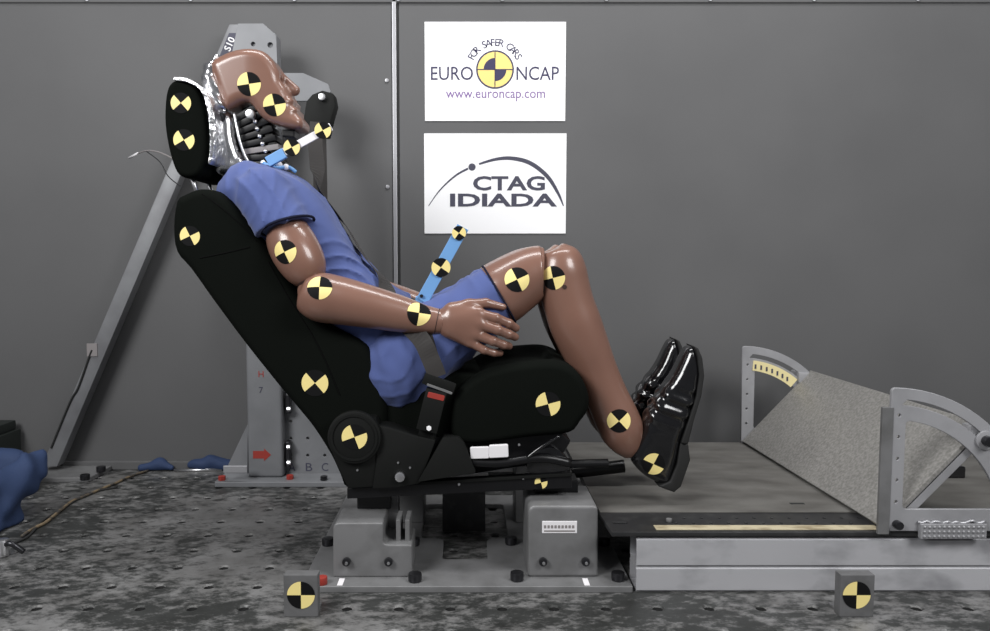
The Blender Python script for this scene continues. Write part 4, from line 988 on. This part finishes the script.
# ============================================================ THINGS LYING ON THE LEFT
def d_drape(X, Y, Z, a, b, r1, r2):
    ab = b-a; t = np.clip(((X-a[0])*ab[0]+(Y-a[1])*ab[1])/float(ab[0]**2+ab[1]**2), 0, 1)
    zc = a[2]+t*ab[2]; dn = np.maximum(zc-Z, 0)
    return np.sqrt((X-a[0]-t*ab[0])**2+(Y-a[1]-t*ab[1])**2+np.maximum(Z-zc, 0)**2)-(r1+t*(r2-r1))-0.12*dn
def cover(name, label, chain, amp, h, group=None, zmin=0.001, drape=False):
    P = [np.array(p) for p, r in chain]; rs = [r for p, r in chain]
    def fn(X, Y, Z):
        dd = None
        for i in range(len(P)-1):
            q = (d_drape if (drape and (len(P) < 3 or i >= 2)) else d_cone)(X, Y, Z, P[i], P[i+1], rs[i], rs[i+1]); dd = q if dd is None else smin(dd, q, 0.03)
        dd = dd+folds(X, Y, Z, amp, ((38, 25, 45, 0, 1.6), (55, -30, 20, 1, 1.2), (15, 50, -40, 2, 0.8)))
        return np.maximum(dd, zmin-Z)
    A = np.array(P); m = max(rs)+(0.09 if drape else 0.03)
    if drape: A = np.vstack([A, [[A[0][0], A[0][1], 0.05]]])
    o = link(name, field_me(fn, A.min(0)-m, A.max(0)+m, h), 'cover_blue', smooth=True)
    return tag(o, label, 'cloth', group)
cover('blue_cover', 'big dark blue cloth cover heaped on the floor beside the brace', [(W(35, 460, 2.62), .034), (W(21, 477, 2.54), .052), (W(-4, 492, 2.44), .055), (W(-30, 500, 2.40), .08), (W(-75, 490, 2.44), .07)], 0.018, 0.008, drape=True)
cover('blue_cover', 'crumpled blue cloth piece next to the black box', [(W(0, 458, 2.80), .04), (W(16, 460, 2.79), .035)], 0.014, 0.008, drape=True)
yy = YW-0.09
cover('blue_cover', 'thin blue cloth strip lying along the wall beside the post', [(WZ(188, 472)+Vector((0, 0.03, .018)), .018), (WZ(205, 472)+Vector((0, 0.03, .028)), .026), (WZ(228, 472)+Vector((0, 0.03, .022)), .022)], 0.008, 0.006)
cover('blue_cover', 'small blue cloth scrap flat at the wall foot between brace and post', [(WZ(142, 471)+Vector((0, 0.0, .012)), .014), (WZ(158, 471)+Vector((0, 0.02, .022)), .020), (WZ(172, 471)+Vector((0, 0.0, .012)), .014)], 0.006, 0.006)
bx_ = thing('black_box', 'dark box of two stacked trays beside the blue cloth at the wall', 'box', (W(0, 470, 2.95).x, 3.0, 0))
z1_, z2_, z3_ = 0.0, W(0, 447, 2.92).z, W(0, 429, 2.92).z
xe = W(17, 440, 3.09).x
link('tray', box_me(xe-0.5, xe+0.012, 2.90, 3.10, 0.0, (z2_+z3_)/2-0.003, 0.006), 'box_dark', bx_, smooth=40)
link('tray', box_me(xe-0.5, xe, 2.91, 3.09, (z2_+z3_)/2-0.003, z3_, 0.006), 'box_dark', bx_, smooth=40)
cn = thing('metal_clamp', 'shiny silver metal clamp on the floor at the cloth edge', 'clamp', WZ(4, 556))
q = WZ(3, 556); link('body', cyl_me(0.018, 0.05, 24, 0.008, 'Z'), 'bright_steel', cn, (q.x, q.y, 0.025), smooth=40)
link('hook', tube_me([(q.x, q.y, 0.03), (q.x+0.03, q.y-0.01, 0.04), (q.x+0.06, q.y, 0.012)], 0.008, 8), 'bolt_steel', cn, smooth=True)
cab = [(22, 538), (34, 530), (46, 524), (58, 514), (72, 503), (84, 498), (100, 491), (115, 485), (130, 478), (148, 472)]
tag(link('floor_cable', tube_me([WZ(x, y)+Vector((0, 0, 0.006)) for x, y in cab], 0.005, 8), 'cable_tan', smooth=True), 'tan and black cable snaking over the perforated floor', 'cable')
cab = [(12, 545), (22, 541), (30, 536), (44, 521), (60, 512), (70, 505), (90, 494), (118, 488)]
tag(link('floor_cable', tube_me([WZ(x, y)+Vector((0, 0, 0.004)) for x, y in cab], 0.0035, 8), 'dark_gap', smooth=True), 'thin black cable lying beside the tan cable', 'cable')
tag(link('steel_rod', tube_me([WZ(174, 472)+Vector((0, 0, .006)), WZ(222, 471)+Vector((0, 0, .006))], 0.006, 10, 1), 'bright_steel', smooth=True), 'short bright steel rod in front of the blue strip', 'rod')
wires = [W(131, 157, 2.75), W(145, 151, 2.6), W(158, 152, 2.45), W(172, 158, 2.30)]
wr = link('sensor_wire', tube_me(wires, 0.0022, 8), 'cable_grey', st, smooth=True, label='thin pink grey wire from the headrest')
wr2 = link('sensor_wire', tube_me([W(146, 151, 2.6), W(160, 162, 2.5), W(168, 176, 2.36), W(180, 186, 2.25)], 0.0016, 8), 'bolt_steel', st, smooth=True)
link('wire_plug', tube_me([W(129, 158, 2.77), W(138, 153.5, 2.68)], 0.004, 8, 1), 'label_white', wr, smooth=True)
